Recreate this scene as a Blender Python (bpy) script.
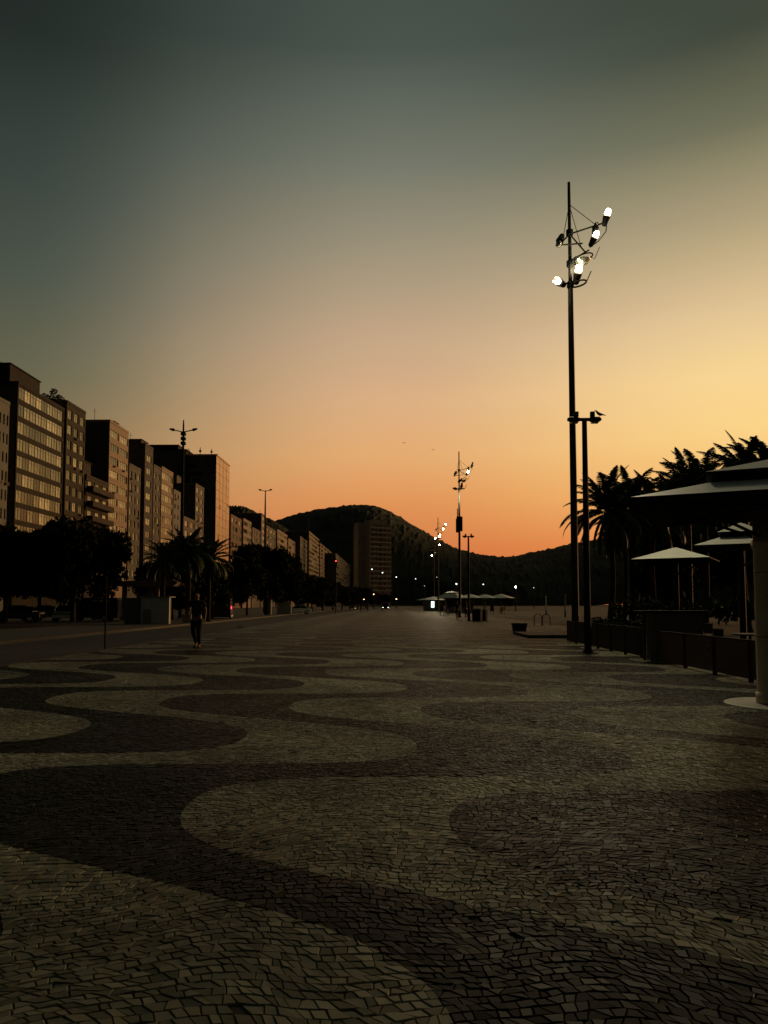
import bpy, math, random
import numpy as np
from mathutils import Vector, Matrix

R = math.radians
scene = bpy.context.scene
for o in list(bpy.data.objects):
    bpy.data.objects.remove(o)

# ------------------------------------------------------------------ camera
EYE = 1.4
F = 740.0
PITCH, YAW, SHIFT_PX = R(3.4), R(0.773), 48.5
cam_d = bpy.data.cameras.new("camera")
cam = bpy.data.objects.new("camera", cam_d)
scene.collection.objects.link(cam)
scene.camera = cam
cam.location = (0, 0, EYE)
cam.rotation_euler = (R(90) + PITCH, 0, YAW)
cam_d.sensor_fit = 'VERTICAL'
cam_d.sensor_height = 36
cam_d.lens = 36 * F / 1024
cam_d.shift_y = SHIFT_PX / 1024
cam_d.clip_start = 0.05
cam_d.clip_end = 9000
scene.render.resolution_x, scene.render.resolution_y = 768, 1024

# ------------------------------------------------------------------ world
SUN_AZ, SUN_EL = 60.0, 3.0          # clockwise from +Y, just over the far ridge
world = bpy.data.worlds.new("World")
scene.world = world
world.use_nodes = True
wt = world.node_tree
wt.nodes.clear()
wn, wl = wt.nodes.new, wt.links.new


def lin(c):
    return tuple((v / 255 / 12.92) if v <= 10 else ((v / 255 + .055) / 1.055) ** 2.4 for v in c)


def wmath(op, a, b=None, c=None, clamp=False):
    n = wn('ShaderNodeMath')
    n.operation = op
    n.use_clamp = clamp
    for i, v in enumerate((a, b, c)):
        if v is None:
            continue
        if isinstance(v, (int, float)):
            n.inputs[i].default_value = v
        else:
            wl(v, n.inputs[i])
    return n.outputs[0]


tc = wn('ShaderNodeTexCoord')
sep = wn('ShaderNodeSeparateXYZ')
wl(tc.outputs['Generated'], sep.inputs[0])
el = wmath('MULTIPLY', wmath('ARCSINE', sep.outputs[2]), 180 / math.pi)
az = wmath('MULTIPLY', wmath('ARCTAN2', sep.outputs[0], sep.outputs[1]), 180 / math.pi)
elf = wmath('DIVIDE', el, 90.0, clamp=True)
SKY = {
    'L': [(0, (178, 108, 62)), (3, (184, 120, 72)), (7, (176, 130, 86)), (11, (157, 130, 92)), (16, (120, 117, 90)),
          (22, (92, 99, 86)), (28, (70, 81, 74)), (36, (42, 51, 47)), (60, (14, 18, 17))],
    'C': [(0, (206, 106, 58)), (4, (214, 121, 68)), (8, (224, 149, 88)), (11.5, (228, 171, 113)), (15.5, (221, 176, 132)),
          (19, (203, 169, 135)), (25.5, (162, 149, 124)), (31.5, (117, 120, 106)), (38, (74, 84, 77)), (60, (18, 23, 21))],
    'R': [(0, (216, 108, 50)), (4.5, (236, 148, 80)), (8, (249, 190, 112)), (12, (252, 211, 136)), (16, (248, 214, 148)),
          (20, (228, 198, 150)), (26, (172, 157, 122)), (31, (112, 112, 88)), (36, (66, 72, 60)), (60, (18, 22, 20))],
    'B': [(0, (22, 25, 22)), (10, (24, 28, 25)), (30, (24, 28, 26)), (90, (12, 15, 15))],
}


def ramp(key):
    n = wn('ShaderNodeValToRGB')
    wl(elf, n.inputs[0])
    e = n.color_ramp.elements
    pts = SKY[key]
    e[0].position, e[0].color = pts[0][0] / 90, (*lin(pts[0][1]), 1)
    e[1].position, e[1].color = pts[-1][0] / 90, (*lin(pts[-1][1]), 1)
    for p, c in pts[1:-1]:
        x = e.new(p / 90)
        x.color = (*lin(c), 1)
    return n.outputs[0]


def wmix(f, a, b):
    n = wn('ShaderNodeMix')
    n.data_type = 'RGBA'
    wl(f, n.inputs[0])
    wl(a, n.inputs[6])
    wl(b, n.inputs[7])
    return n.outputs[2]


def ease(f):
    # linear towards the ends but without a crease in the middle of the sky
    f2 = wmath('MULTIPLY', wmath('MULTIPLY', f, f), wmath('SUBTRACT', 3.0, wmath('MULTIPLY', f, 2.0)))
    return wmath('ADD', wmath('MULTIPLY', f2, .8), wmath('MULTIPLY', f, .2))


cR = wmix(ease(wmath('DIVIDE', az, 27.0, clamp=True)), ramp('C'), ramp('R'))
cL = wmix(ease(wmath('DIVIDE', wmath('MULTIPLY', az, -1.0), 27.0, clamp=True)), cR, ramp('L'))
fb = wmath('SMOOTH_MIN', wmath('DIVIDE', wmath('SUBTRACT', wmath('ABSOLUTE', wmath('SUBTRACT', az, 16.0)), 32.0), 38.0, clamp=True), 1.0, 0.1, clamp=True)
cB = wmix(fb, cL, ramp('B'))
# faint high haze streaks in the air itself
nz = wn('ShaderNodeTexNoise')
mp = wn('ShaderNodeMapping')
mp.inputs['Scale'].default_value = (1.2, 1.2, 5.0)
wl(tc.outputs['Generated'], mp.inputs[0])
wl(mp.outputs[0], nz.inputs['Vector'])
nz.inputs['Scale'].default_value = 1.6
nz.inputs['Detail'].default_value = 3
hz = wmath('ADD', wmath('MULTIPLY', nz.outputs[0], 0.12), 0.94)
vm = wn('ShaderNodeVectorMath')
vm.operation = 'SCALE'
wl(cB, vm.inputs[0])
wl(hz, vm.inputs['Scale'])
bg = wn('ShaderNodeBackground')
wl(vm.outputs[0], bg.inputs[0])
bg.inputs[1].default_value = 1.0
sky = wn('ShaderNodeTexSky')
sky.sky_type = 'NISHITA'
sky.sun_disc = False
sky.sun_elevation = R(SUN_EL)
sky.sun_rotation = R(SUN_AZ)
bg2 = wn('ShaderNodeBackground')
wl(sky.outputs[0], bg2.inputs[0])
bg2.inputs[1].default_value = 0.0002
add = wn('ShaderNodeAddShader')
wl(bg.outputs[0], add.inputs[0])
wl(bg2.outputs[0], add.inputs[1])
wo = wn('ShaderNodeOutputWorld')
wl(add.outputs[0], wo.inputs[0])

sun_d = bpy.data.lights.new("sun", 'SUN')
sun_d.energy = 1.5
sun_d.angle = R(14)
sun_d.color = (1.0, 0.52, 0.22)
sun_d.specular_factor = 0.05
sun = bpy.data.objects.new("sun", sun_d)
scene.collection.objects.link(sun)
dv = Vector((math.sin(R(SUN_AZ)) * math.cos(R(SUN_EL)), math.cos(R(SUN_AZ)) * math.cos(R(SUN_EL)), math.sin(R(SUN_EL))))
sun.rotation_euler = dv.to_track_quat('Z', 'Y').to_euler()

vs = scene.view_settings
vs.view_transform = 'Standard'
vs.look = 'None'
vs.exposure = 0.0
vs.gamma = 1.0
scene.render.engine = 'CYCLES'
scene.cycles.max_bounces = 5
scene.cycles.use_denoising = True

# ------------------------------------------------------------------ helpers
rng = random.Random(7)
CAMROT = cam.rotation_euler.to_matrix()


def ray(px, py):
    return CAMROT @ Vector(((px - 384) / F, (512 - py + SHIFT_PX) / F, -1))


def hit_x(px, py, X):
    d = ray(px, py)
    return Vector((0, 0, EYE)) + d * (X / d.x)


def hit_y(px, py, Y):
    d = ray(px, py)
    return Vector((0, 0, EYE)) + d * (Y / d.y)


def link(o):
    scene.collection.objects.link(o)
    return o


def tag(o, label=None, cat=None, group=None, kind=None):
    for k, v in (('label', label), ('category', cat), ('group', group), ('kind', kind)):
        if v:
            o[k] = v
    return o


def empty(name, loc=(0, 0, 0), rz=0, label=None, cat=None, group=None):
    o = link(bpy.data.objects.new(name, None))
    o.empty_display_size = .2
    o.location = loc
    o.rotation_euler = (0, 0, rz)
    return tag(o, label, cat, group)


def copy_tree(o, parent=None):
    c = o.copy()
    link(c)
    c.parent = parent
    for ch in list(o.children):
        copy_tree(ch, c)
    return c


def mat(name, col, rough=.7, metal=0.0, var=.25, scale=3.0, bump=0.0, bscale=40.0, spec=.5, emit=None, es=0.0):
    m = bpy.data.materials.new(name)
    m.use_nodes = True
    t = m.node_tree
    b = t.nodes['Principled BSDF']
    b.inputs['Base Color'].default_value = (*col, 1)
    b.inputs['Roughness'].default_value = rough
    b.inputs['Metallic'].default_value = metal
    b.inputs['Specular IOR Level'].default_value = spec
    tcn = t.nodes.new('ShaderNodeTexCoord')
    if var:
        n = t.nodes.new('ShaderNodeTexNoise')
        n.inputs['Scale'].default_value = scale
        n.inputs['Detail'].default_value = 6
        n.inputs['Roughness'].default_value = .65
        t.links.new(tcn.outputs['Object'], n.inputs['Vector'])
        r = t.nodes.new('ShaderNodeValToRGB')
        r.color_ramp.elements[0].position = .3
        r.color_ramp.elements[1].position = .7
        r.color_ramp.elements[0].color = (*[c * (1 - var) for c in col], 1)
        r.color_ramp.elements[1].color = (*[min(1, c * (1 + var)) for c in col], 1)
        t.links.new(n.outputs[0], r.inputs[0])
        t.links.new(r.outputs[0], b.inputs['Base Color'])
    if bump:
        n2 = t.nodes.new('ShaderNodeTexNoise')
        n2.inputs['Scale'].default_value = bscale
        n2.inputs['Detail'].default_value = 4
        t.links.new(tcn.outputs['Object'], n2.inputs['Vector'])
        bp = t.nodes.new('ShaderNodeBump')
        bp.inputs['Strength'].default_value = bump
        bp.inputs['Distance'].default_value = .02
        t.links.new(n2.outputs[0], bp.inputs['Height'])
        t.links.new(bp.outputs[0], b.inputs['Normal'])
    if emit:
        b.inputs['Emission Color'].default_value = (*emit, 1)
        b.inputs['Emission Strength'].default_value = es
    return m


class MB:
    def __init__(s):
        s.v, s.f, s.m = [], [], []

    def add(s, vs_, fs, mi=0):
        k = len(s.v)
        s.v += [tuple(p) for p in vs_]
        s.f += [tuple(i + k for i in f) for f in fs]
        s.m += [mi] * len(fs)
        return s

    def box(s, x0, x1, y0, y1, z0, z1, mi=0):
        return s.add([(x0, y0, z0), (x1, y0, z0), (x1, y1, z0), (x0, y1, z0), (x0, y0, z1), (x1, y0, z1), (x1, y1, z1), (x0, y1, z1)],
                     [(3, 2, 1, 0), (4, 5, 6, 7), (0, 1, 5, 4), (1, 2, 6, 5), (2, 3, 7, 6), (3, 0, 4, 7)], mi)

    def tube(s, pts, rad, seg=8, mi=0, cap=True):
        pts = [Vector(p) for p in pts]
        rad = rad if isinstance(rad, (list, tuple)) else [rad] * len(pts)
        k = len(s.v)
        up = None
        for i, p in enumerate(pts):
            d = (pts[min(i + 1, len(pts) - 1)] - pts[max(i - 1, 0)]).normalized()
            if up is None or abs(up.dot(d)) > .98:
                up = Vector((0, 0, 1)) if abs(d.z) < .9 else Vector((1, 0, 0))
            a = d.cross(up).normalized()
            b = d.cross(a).normalized()
            up = -b if False else up
            for j in range(seg):
                t = 2 * math.pi * j / seg
                s.v.append(tuple(p + (a * math.cos(t) + b * math.sin(t)) * rad[i]))
        n = len(pts)
        for i in range(n - 1):
            for j in range(seg):
                j2 = (j + 1) % seg
                s.f.append((k + i * seg + j, k + i * seg + j2, k + (i + 1) * seg + j2, k + (i + 1) * seg + j))
                s.m.append(mi)
        if cap:
            s.f.append(tuple(k + j for j in range(seg))[::-1])
            s.f.append(tuple(k + (n - 1) * seg + j for j in range(seg)))
            s.m += [mi, mi]
        return s

    def lathe(s, prof, seg=24, c=(0, 0, 0), mi=0, cap=True):
        k = len(s.v)
        for r, z in prof:
            for j in range(seg):
                t = 2 * math.pi * j / seg
                s.v.append((c[0] + r * math.cos(t), c[1] + r * math.sin(t), c[2] + z))
        n = len(prof)
        for i in range(n - 1):
            for j in range(seg):
                j2 = (j + 1) % seg
                s.f.append((k + i * seg + j, k + i * seg + j2, k + (i + 1) * seg + j2, k + (i + 1) * seg + j))
                s.m.append(mi)
        if cap:
            s.f.append(tuple(k + j for j in range(seg))[::-1])
            s.f.append(tuple(k + (n - 1) * seg + j for j in range(seg)))
            s.m += [mi, mi]
        return s

    def mesh(s, name, mats, smooth=False):
        me = bpy.data.meshes.new(name)
        me.from_pydata(s.v, [], s.f)
        for m_ in (mats if isinstance(mats, (list, tuple)) else [mats]):
            me.materials.append(m_)
        me.polygons.foreach_set('material_index', s.m)
        if smooth:
            me.polygons.foreach_set('use_smooth', [True] * len(s.f))
        me.update()
        return me

    def build(s, name, mats, parent=None, loc=(0, 0, 0), smooth=False, bevel=0):
        o = link(bpy.data.objects.new(name, s.mesh(name, mats, smooth)))
        o.location = loc
        o.parent = parent
        if bevel:
            bv = o.modifiers.new('bevel', 'BEVEL')
            bv.width = bevel
            bv.segments = 2
            bv.limit_method = 'ANGLE'
        return o


def np_mesh(name, verts, faces, mats, mi=None, smooth=False):
    """verts (n,3), faces (m,4)"""
    me = bpy.data.meshes.new(name)
    n, m_ = len(verts), len(faces)
    k = faces.shape[1]
    me.vertices.add(n)
    me.vertices.foreach_set('co', verts.astype(np.float32).ravel())
    me.loops.add(m_ * k)
    me.loops.foreach_set('vertex_index', faces.astype(np.int32).ravel())
    me.polygons.add(m_)
    me.polygons.foreach_set('loop_start', np.arange(m_, dtype=np.int32) * k)
    me.polygons.foreach_set('loop_total', np.full(m_, k, dtype=np.int32))
    for x in (mats if isinstance(mats, (list, tuple)) else [mats]):
        me.materials.append(x)
    if mi is not None:
        me.polygons.foreach_set('material_index', mi.astype(np.int32))
    me.polygons.foreach_set('use_smooth', np.full(m_, smooth, dtype=bool))
    me.update(calc_edges=True)
    me.validate()
    return me


# ------------------------------------------------------------------ materials
M = {}
M['kerb'] = mat('kerb_stone', (.09, .085, .07), .85, bump=.3)
M['conc'] = mat('concrete', (.30, .28, .24), .8, bump=.3)
M['conc_dark'] = mat('dark_concrete', (.10, .095, .085), .85, bump=.3)
M['asphalt'] = mat('asphalt', (.045, .045, .043), .8, var=.35, scale=.6, bump=.4, bscale=60)
M['steel_pole'] = mat('galvanised_steel', (.035, .032, .026), .6, .2, var=.2, scale=6, spec=.2)
M['dark_metal'] = mat('dark_painted_metal', (.012, .012, .011), .7, 0, var=.2, scale=6, spec=.15)
M['leaf'] = mat('leaf', (.018, .024, .010), .95, var=.5, scale=1.2, spec=.2)
M['palmleaf'] = mat('palm_leaf', (.034, .062, .018), .6, var=.45, scale=1.5, spec=.35)
M['bark'] = mat('bark', (.04, .032, .024), .9, var=.4, scale=4, bump=.6, bscale=20, spec=.2)
M['canopy'] = mat('canopy_sheet', (.74, .78, .68), .5, var=.1, scale=2.5)
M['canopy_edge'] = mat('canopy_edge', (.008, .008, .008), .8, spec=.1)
M['stainless'] = mat('stainless_cladding', (.50, .46, .34), .4, .3, var=.2, scale=5, bump=.15, bscale=7)
M['paint_white'] = mat('white_paint', (.55, .55, .50), .6, var=.18, scale=2.5)
M['red_panel'] = mat('dark_red_panel', (.022, .004, .004), .6, var=.4, scale=2)
M['black_plastic'] = mat('black_plastic', (.006, .006, .006), .7, spec=.2)
M['rubber'] = mat('rubber', (.015, .015, .015), .85)
M['lamp'] = mat('lamp_lens', (.9, .9, .8), .3, emit=(1.0, .86, .55), es=60, var=0)
M['lamp_rim'] = mat('lamp_lens_rim', (.9, .8, .5), .3, emit=(1.0, .74, .30), es=1.0, var=0)
M['lamp_strong'] = mat('strong_lamp_lens', (.9, .9, .8), .3, emit=(1.0, .82, .5), es=160, var=0)
M['lamp_warm'] = mat('warm_lamp_lens', (.9, .8, .6), .3, emit=(1.0, .50, .20), es=9, var=0)
M['lamp_far'] = mat('far_lamp_lens', (.9, .9, .8), .3, emit=(.86, 1.0, .86), es=3.5, var=0)
M['lamp_red'] = mat('red_lamp_lens', (.9, .1, .1), .3, emit=(1.0, .04, .06), es=5, var=0)
M['lens_off'] = mat('unlit_glass_lens', (.35, .36, .30), .15, .2)
M['mirror'] = mat('aluminium_reflector', (.7, .72, .6), .25, .9, var=.1)
M['water'] = mat('sea_water', (.015, .02, .02), .5, bump=.5, bscale=.4)
M['sand'] = mat('beach_sand', (.095, .085, .062), .95, var=.3, scale=.35, bump=.9, bscale=3.0)
M['skin'] = mat('skin', (.28, .16, .10), .6, var=.1)
M['hair'] = mat('hair', (.012, .01, .008), .7)
M['cloth_dark'] = mat('dark_cloth', (.014, .013, .016), .9)
M['cloth_navy'] = mat('navy_cloth', (.012, .014, .02), .9)
M['phone'] = mat('pale_plastic', (.6, .6, .55), .4)
M['car_silver'] = mat('silver_car_paint', (.62, .64, .55), .3, .4, var=.05)
M['car_dark'] = mat('dark_car_paint', (.03, .03, .035), .25, .2, var=.05)
M['car_green'] = mat('pale_green_paint', (.16, .30, .22), .4, .1, var=.05)
M['car_red'] = mat('dark_red_paint', (.06, .012, .012), .35, .1, var=.1)
M['car_glass'] = mat('car_glass', (.01, .012, .012), .06, 0, var=0)
M['grey_feather'] = mat('grey_feather', (.05, .05, .055), .8)


def glass(name, base, rough=.08):
    m = mat(name, base, rough, 0, var=.45, scale=.5, spec=.5)
    b = m.node_tree.nodes['Principled BSDF']
    b.inputs['IOR'].default_value = 1.5
    t = m.node_tree
    src = b.inputs['Base Color'].links[0].from_socket
    oi = t.nodes.new('ShaderNodeObjectInfo')
    mr = t.nodes.new('ShaderNodeMapRange')
    mr.inputs[3].default_value, mr.inputs[4].default_value = .3, 1.35
    t.links.new(oi.outputs['Random'], mr.inputs[0])
    vs_ = t.nodes.new('ShaderNodeVectorMath')
    vs_.operation = 'SCALE'
    t.links.new(src, vs_.inputs[0])
    t.links.new(mr.outputs[0], vs_.inputs['Scale'])
    t.links.new(vs_.outputs[0], b.inputs['Base Color'])
    return m


G = [glass('window_glass_curtained', (.38, .40, .26), .10), glass('window_glass', (.10, .10, .06)), glass('window_glass_blind', (.56, .56, .38), .16)]
M['frame'] = mat('window_frame', (.10, .10, .08), .5)

# ------------------------------------------------------------------ wave-patterned promenade
A_, P_, SL, Y0_, V0, VP_, DUTY = 1.8, 5.15, .24, 7.5, -3.38, 3.73, .485


def S_np(x, y):
    th = 2 * math.pi * (y + SL * x - Y0_) / P_
    return np.tanh(1.6 * np.cos(th)) / math.tanh(1.6)


def wave_g(x, y):
    """signed metres (along x) to the nearest stripe edge, and u"""
    v = x - A_ * S_np(x, y) - V0
    u = (v / VP_) % 1.0
    d0 = np.where(u > .5, u - 1, u)
    d1 = u - DUTY
    d1 = np.where(d1 > .5, d1 - 1, d1)
    d = np.where(np.abs(d0) < np.abs(d1), d0, d1)
    return d * VP_, u


LIGHT_C, DARK_C = (.31, .32, .235), (.014, .016, .012)
def wave_mat(name, near):
    m = bpy.data.materials.new(name)
    m.use_nodes = True
    t = m.node_tree
    b = t.nodes['Principled BSDF']
    N, L = t.nodes.new, t.links.new

    def mm(op, a, b_=None):
        n = N('ShaderNodeMath')
        n.operation = op
        for i, v in enumerate((a, b_)):
            if v is None:
                continue
            if isinstance(v, (int, float)):
                n.inputs[i].default_value = v
            else:
                L(v, n.inputs[i])
        return n.outputs[0]

    def noise(sc, det, rough=.7):
        n = N('ShaderNodeTexNoise')
        n.inputs['Scale'].default_value = sc
        n.inputs['Detail'].default_value = det
        n.inputs['Roughness'].default_value = rough
        L(tcn.outputs['Object'], n.inputs['Vector'])
        return n.outputs[0]

    def mrange(v, a, b_, c, d):
        n = N('ShaderNodeMapRange')
        for k, q in zip((1, 2, 3, 4), (a, b_, c, d)):
            n.inputs[k].default_value = q
        L(v, n.inputs[0])
        return n.outputs[0]
    tcn = N('ShaderNodeTexCoord')
    sp = N('ShaderNodeSeparateXYZ')
    L(tcn.outputs['Object'], sp.inputs[0])
    x, y = sp.outputs[0], sp.outputs[1]
    th = mm('MULTIPLY', mm('SUBTRACT', mm('ADD', y, mm('MULTIPLY', x, SL)), Y0_), 2 * math.pi / P_)
    S = mm('DIVIDE', mm('TANH', mm('MULTIPLY', mm('COSINE', th), 1.6)), math.tanh(1.6))
    v = mm('SUBTRACT', mm('SUBTRACT', x, mm('MULTIPLY', S, A_)), V0)
    dark = mm('GREATER_THAN', mm('FRACT', mm('DIVIDE', v, VP_)), DUTY)
    if near:
        geo = N('ShaderNodeNewGeometry')
        rnd = geo.outputs['Random Per Island']
    else:
        vo = N('ShaderNodeTexVoronoi')
        vo.inputs['Scale'].default_value = 13
        L(tcn.outputs['Object'], vo.inputs['Vector'])
        hs = N('ShaderNodeSeparateColor')
        L(vo.outputs['Color'], hs.inputs[0])
        rnd = hs.outputs[0]
    k = mm('ADD', mm('MULTIPLY', rnd, .75), .62 if near else .54)
    k = mm('MULTIPLY', k, mrange(noise(.5, 8), .34, .58, .42, 1.0))
    k = mm('MULTIPLY', k, mrange(noise(.13, 4), .40, .62, .70, 1.1))
    mx = N('ShaderNodeMix')
    mx.data_type = 'RGBA'
    L(dark, mx.inputs[0])
    mx.inputs[6].default_value = (*LIGHT_C, 1)
    mx.inputs[7].default_value = (*DARK_C, 1)
    sc = N('ShaderNodeVectorMath')
    sc.operation = 'SCALE'
    L(mx.outputs[2], sc.inputs[0])
    L(k, sc.inputs['Scale'])
    L(sc.outputs[0], b.inputs['Base Color'])
    rg = mrange(mm('ADD', mm('MULTIPLY', noise(.9, 5), .6), mm('MULTIPLY', rnd, .4)), .2, .8, .76, .49)
    L(mm('SUBTRACT', rg, mm('MULTIPLY', dark, .04)), b.inputs['Roughness'])
    b.inputs['Specular IOR Level'].default_value = .07
    bp = N('ShaderNodeBump')
    if near:
        bp.inputs['Strength'].default_value = .3
        bp.inputs['Distance'].default_value = .0012
        L(noise(55, 4), bp.inputs['Height'])
    else:
        bp.inputs['Strength'].default_value = .5
        bp.inputs['Distance'].default_value = .004
        L(mm('ADD', mm('MULTIPLY', vo.outputs['Distance'], -1.0), mm('MULTIPLY', hs.outputs[1], .6)), bp.inputs['Height'])
    L(bp.outputs[0], b.inputs['Normal'])
    return m


M['stone'] = wave_mat('wave_mosaic_stone', True)
M['grout'] = mat('sandy_joint', (.028, .025, .02), .95, scale=20)

PX0, PX1 = -8.9, 11.0
NEAR_Y = 40.0


def snap(x, y, s):
    for _ in range(2):
        g, _u = wave_g(x, y)
        e = .002
        Sx = (S_np(x + e, y) - S_np(x - e, y)) / (2 * e)
        Sy = (S_np(x, y + e) - S_np(x, y - e)) / (2 * e)
        gxn, gyn = 1 - A_ * Sx, -A_ * Sy
        n2 = gxn ** 2 + gyn ** 2
        k = np.abs(g) / np.sqrt(n2) < .5 * s
        x = np.where(k, x - g * gxn / n2, x)
        y = np.where(k, y - g * gyn / n2, y)
    return x, y


def stones():
    """every setting stone of the near promenade: hand-laid courses with uneven joints, cut to the wave edges"""
    r = np.random.default_rng(3)
    quads = []

    def course(x, y):
        return (y + .34 * np.sin(x * 1.05 + 1.3 * np.sin(y * .45)) + .085 * np.sin(x * 3.3 - y * 1.1 + 1) + .016 * np.sin(x * 9.3 + y * 3.0)
                + .22 * np.sin(x * .43 + 2.0))
    Y = 1.0
    while Y < NEAR_Y:
        s = .0465 + .0007 * Y
        hgt = s * r.uniform(.8, 1.3)
        xw = min(Y * .62 + 1.5, 11.5)
        w = s * r.uniform(.62, 1.35, int(2 * xw / (s * .85)) + 4)
        cx = -xw + np.cumsum(w)
        cx = cx[cx < xw]
        shear = r.normal(0, .22, cx.shape) * s - .5 * hgt * .34 * np.cos(cx * 1.05 + 1.3 * math.sin(Y * .45)) + .25 * s * math.sin(Y * 1.9)
        xb, xt = cx - shear, cx + shear
        yb = course(xb, Y) + r.normal(0, .07, cx.shape) * s
        yt = course(xt, Y + hgt) + r.normal(0, .07, cx.shape) * s
        xb, yb = snap(xb, yb, s)
        xt, yt = snap(xt, yt, s)
        B = np.stack([xb, yb], -1)
        T_ = np.stack([xt, yt], -1)
        quads.append(np.stack([B[:-1], B[1:], T_[1:], T_[:-1]], 1))
        Y += hgt
    q = np.concatenate(quads)
    q[:, :, 0] = np.clip(q[:, :, 0], PX0, PX1)
    q[:, :, 1] = np.clip(q[:, :, 1], 0, NEAR_Y + .2)
    # every now and then a stone is chipped to a rough triangle or skewed
    cen = q.mean(1)
    a = q[:, 2] - q[:, 0]
    b = q[:, 3] - q[:, 1]
    area = .5 * (a[:, 0] * b[:, 1] - a[:, 1] * b[:, 0])
    keep = (area > .0003) & (r.random(len(q)) > .0015)
    q, cen = q[keep], cen[keep]
    n = len(q)
    fade = np.clip((NEAR_Y - cen[:, 1]) / (NEAR_Y - 12), 0, 1)[:, None]
    gap = r.uniform(.0012, .0048, (n, 1, 1)) * fade[:, :, None]
    d = q - cen[:, None]
    ln = np.linalg.norm(d, axis=2, keepdims=True) + 1e-6
    cut = r.uniform(0, .003, (n, 4, 1)) * fade[:, :, None]
    bot = cen[:, None] + d * (1 - gap * .5 / ln)
    top = cen[:, None] + d * (1 - (gap + .002 * fade[:, :, None] + cut) / ln)
    h = r.normal(0, .0012, (n, 1)) * fade
    tilt = r.normal(0, .022, (n, 2, 1)) * fade[:, :, None]
    dz = (d * tilt.transpose(0, 2, 1)).sum(2)
    zt = np.clip(h + dz, -.0075, .006)
    V = np.zeros((n, 8, 3))
    V[:, :4, :2] = top
    V[:, :4, 2] = zt
    V[:, 4:, :2] = bot
    V[:, 4:, 2] = zt - .007
    base = (np.arange(n) * 8)[:, None, None]
    Fq = np.array([[0, 1, 2, 3], [4, 5, 1, 0], [5, 6, 2, 1], [6, 7, 3, 2], [7, 4, 0, 3]])[None] + base
    me = np_mesh('promenade_paving', V.reshape(-1, 3), Fq.reshape(-1, 4), M['stone'])
    o = link(bpy.data.objects.new('promenade_paving', me))
    tag(o, 'mosaic promenade paved in dark and pale stone waves', 'pavement', kind='structure')


stones()


M['far_pave'] = wave_mat('wave_mosaic_far', False)


def sheet(name, x0, x1, y0, y1, z, m, label, cat):
    o = MB().add([(x0, y0, z), (x1, y0, z), (x1, y1, z), (x0, y1, z)], [(0, 1, 2, 3)]).build(name, m)
    return tag(o, label, cat, kind='structure')


sheet('ground', -3500, 3500, -1500, 6000, -.6, M['conc_dark'], 'bare dark ground reaching the horizon', 'ground')
sheet('pavement_bed', PX0, PX1, -12, NEAR_Y, -.0085, M['grout'], 'sandy bed between the mosaic stones', 'ground')
sheet('promenade', PX0, PX1, NEAR_Y - .05, 900, 0, M['far_pave'], 'wave mosaic promenade running into the distance', 'pavement')
sheet('road', -57, PX0 - .15, -40, 1200, -.13, M['asphalt'], 'dark avenue beside the promenade', 'road')
kb = MB()
y = -12.0
while y < 300:
    kb.box(PX0 - .15, PX0, y, y + 1.98, -.14, .004)
    y += 2.0
kb.box(PX0 - .15, PX0, y, 900, -.14, .004)
tag(kb.build('kerb', M['kerb']), 'pale kerb along the promenade edge', 'kerb', kind='structure')
md = MB().box(-21.5, -15.1, 6, 900, -.135, .0)
tag(md.build('median', M['conc_dark']), 'dark paved median of the avenue', 'pavement', kind='structure')
kb = MB()
y = 6.0
while y < 260:
    kb.box(-15.1, -14.95, y, y + 1.98, -.14, .006)
    kb.box(-21.65, -21.5, y, y + 1.98, -.14, .006)
    y += 2.0
tag(kb.build('median_kerb', M['kerb']), 'pale kerb round the avenue median', 'kerb', kind='structure')
mk = MB()
for i in range(60):
    mk.add([(-12.1, 5 + i * 6, -.125), (-11.98, 5 + i * 6, -.125), (-11.98, 8 + i * 6, -.125), (-12.1, 8 + i * 6, -.125)], [(0, 1, 2, 3)])
mk.add([(-9.6, 0, -.125), (-9.48, 0, -.125), (-9.48, 400, -.125), (-9.6, 400, -.125)], [(0, 1, 2, 3)])
tag(mk.build('road_marking', M['kerb']), 'worn dashed lane lines on the cycle lane', 'marking', kind='structure')
sheet('pavement', -120, -57, -40, 1200, -.02, M['conc_dark'], 'pavement in front of the apartment blocks', 'pavement')


def sand():
    r = np.random.default_rng(5)
    xs = np.concatenate([np.linspace(PX1 + .02, 40, 60), np.linspace(42, 420, 40)])
    ys = np.concatenate([np.linspace(-15, 90, 140), np.linspace(95, 1000, 60)])
    X, Y = np.meshgrid(xs, ys)
    Z = -.02 + .05 * np.sin(X * 1.3 + np.sin(Y * .8)) * np.sin(Y * 1.1 + .5 * X) + r.uniform(-.03, .03, X.shape)
    Z = np.where(X < PX1 + .1, -.01, Z) - np.clip((X - 380) / 35, 0, 1) * .7
    n, m_ = X.shape
    idx = np.arange(n * m_).reshape(n, m_)
    Fq = np.stack([idx[:-1, :-1], idx[:-1, 1:], idx[1:, 1:], idx[1:, :-1]], -1).reshape(-1, 4)
    o = link(bpy.data.objects.new('sand', np_mesh('sand', np.stack([X, Y, Z], -1).reshape(-1, 3), Fq, M['sand'], smooth=True)))
    tag(o, 'trampled beach sand beside the promenade', 'sand', kind='structure')


sand()
sheet('sea', 395, 3400, -1000, 1400, -.45, M['water'], 'dark calm sea beyond the beach', 'sea')


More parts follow.
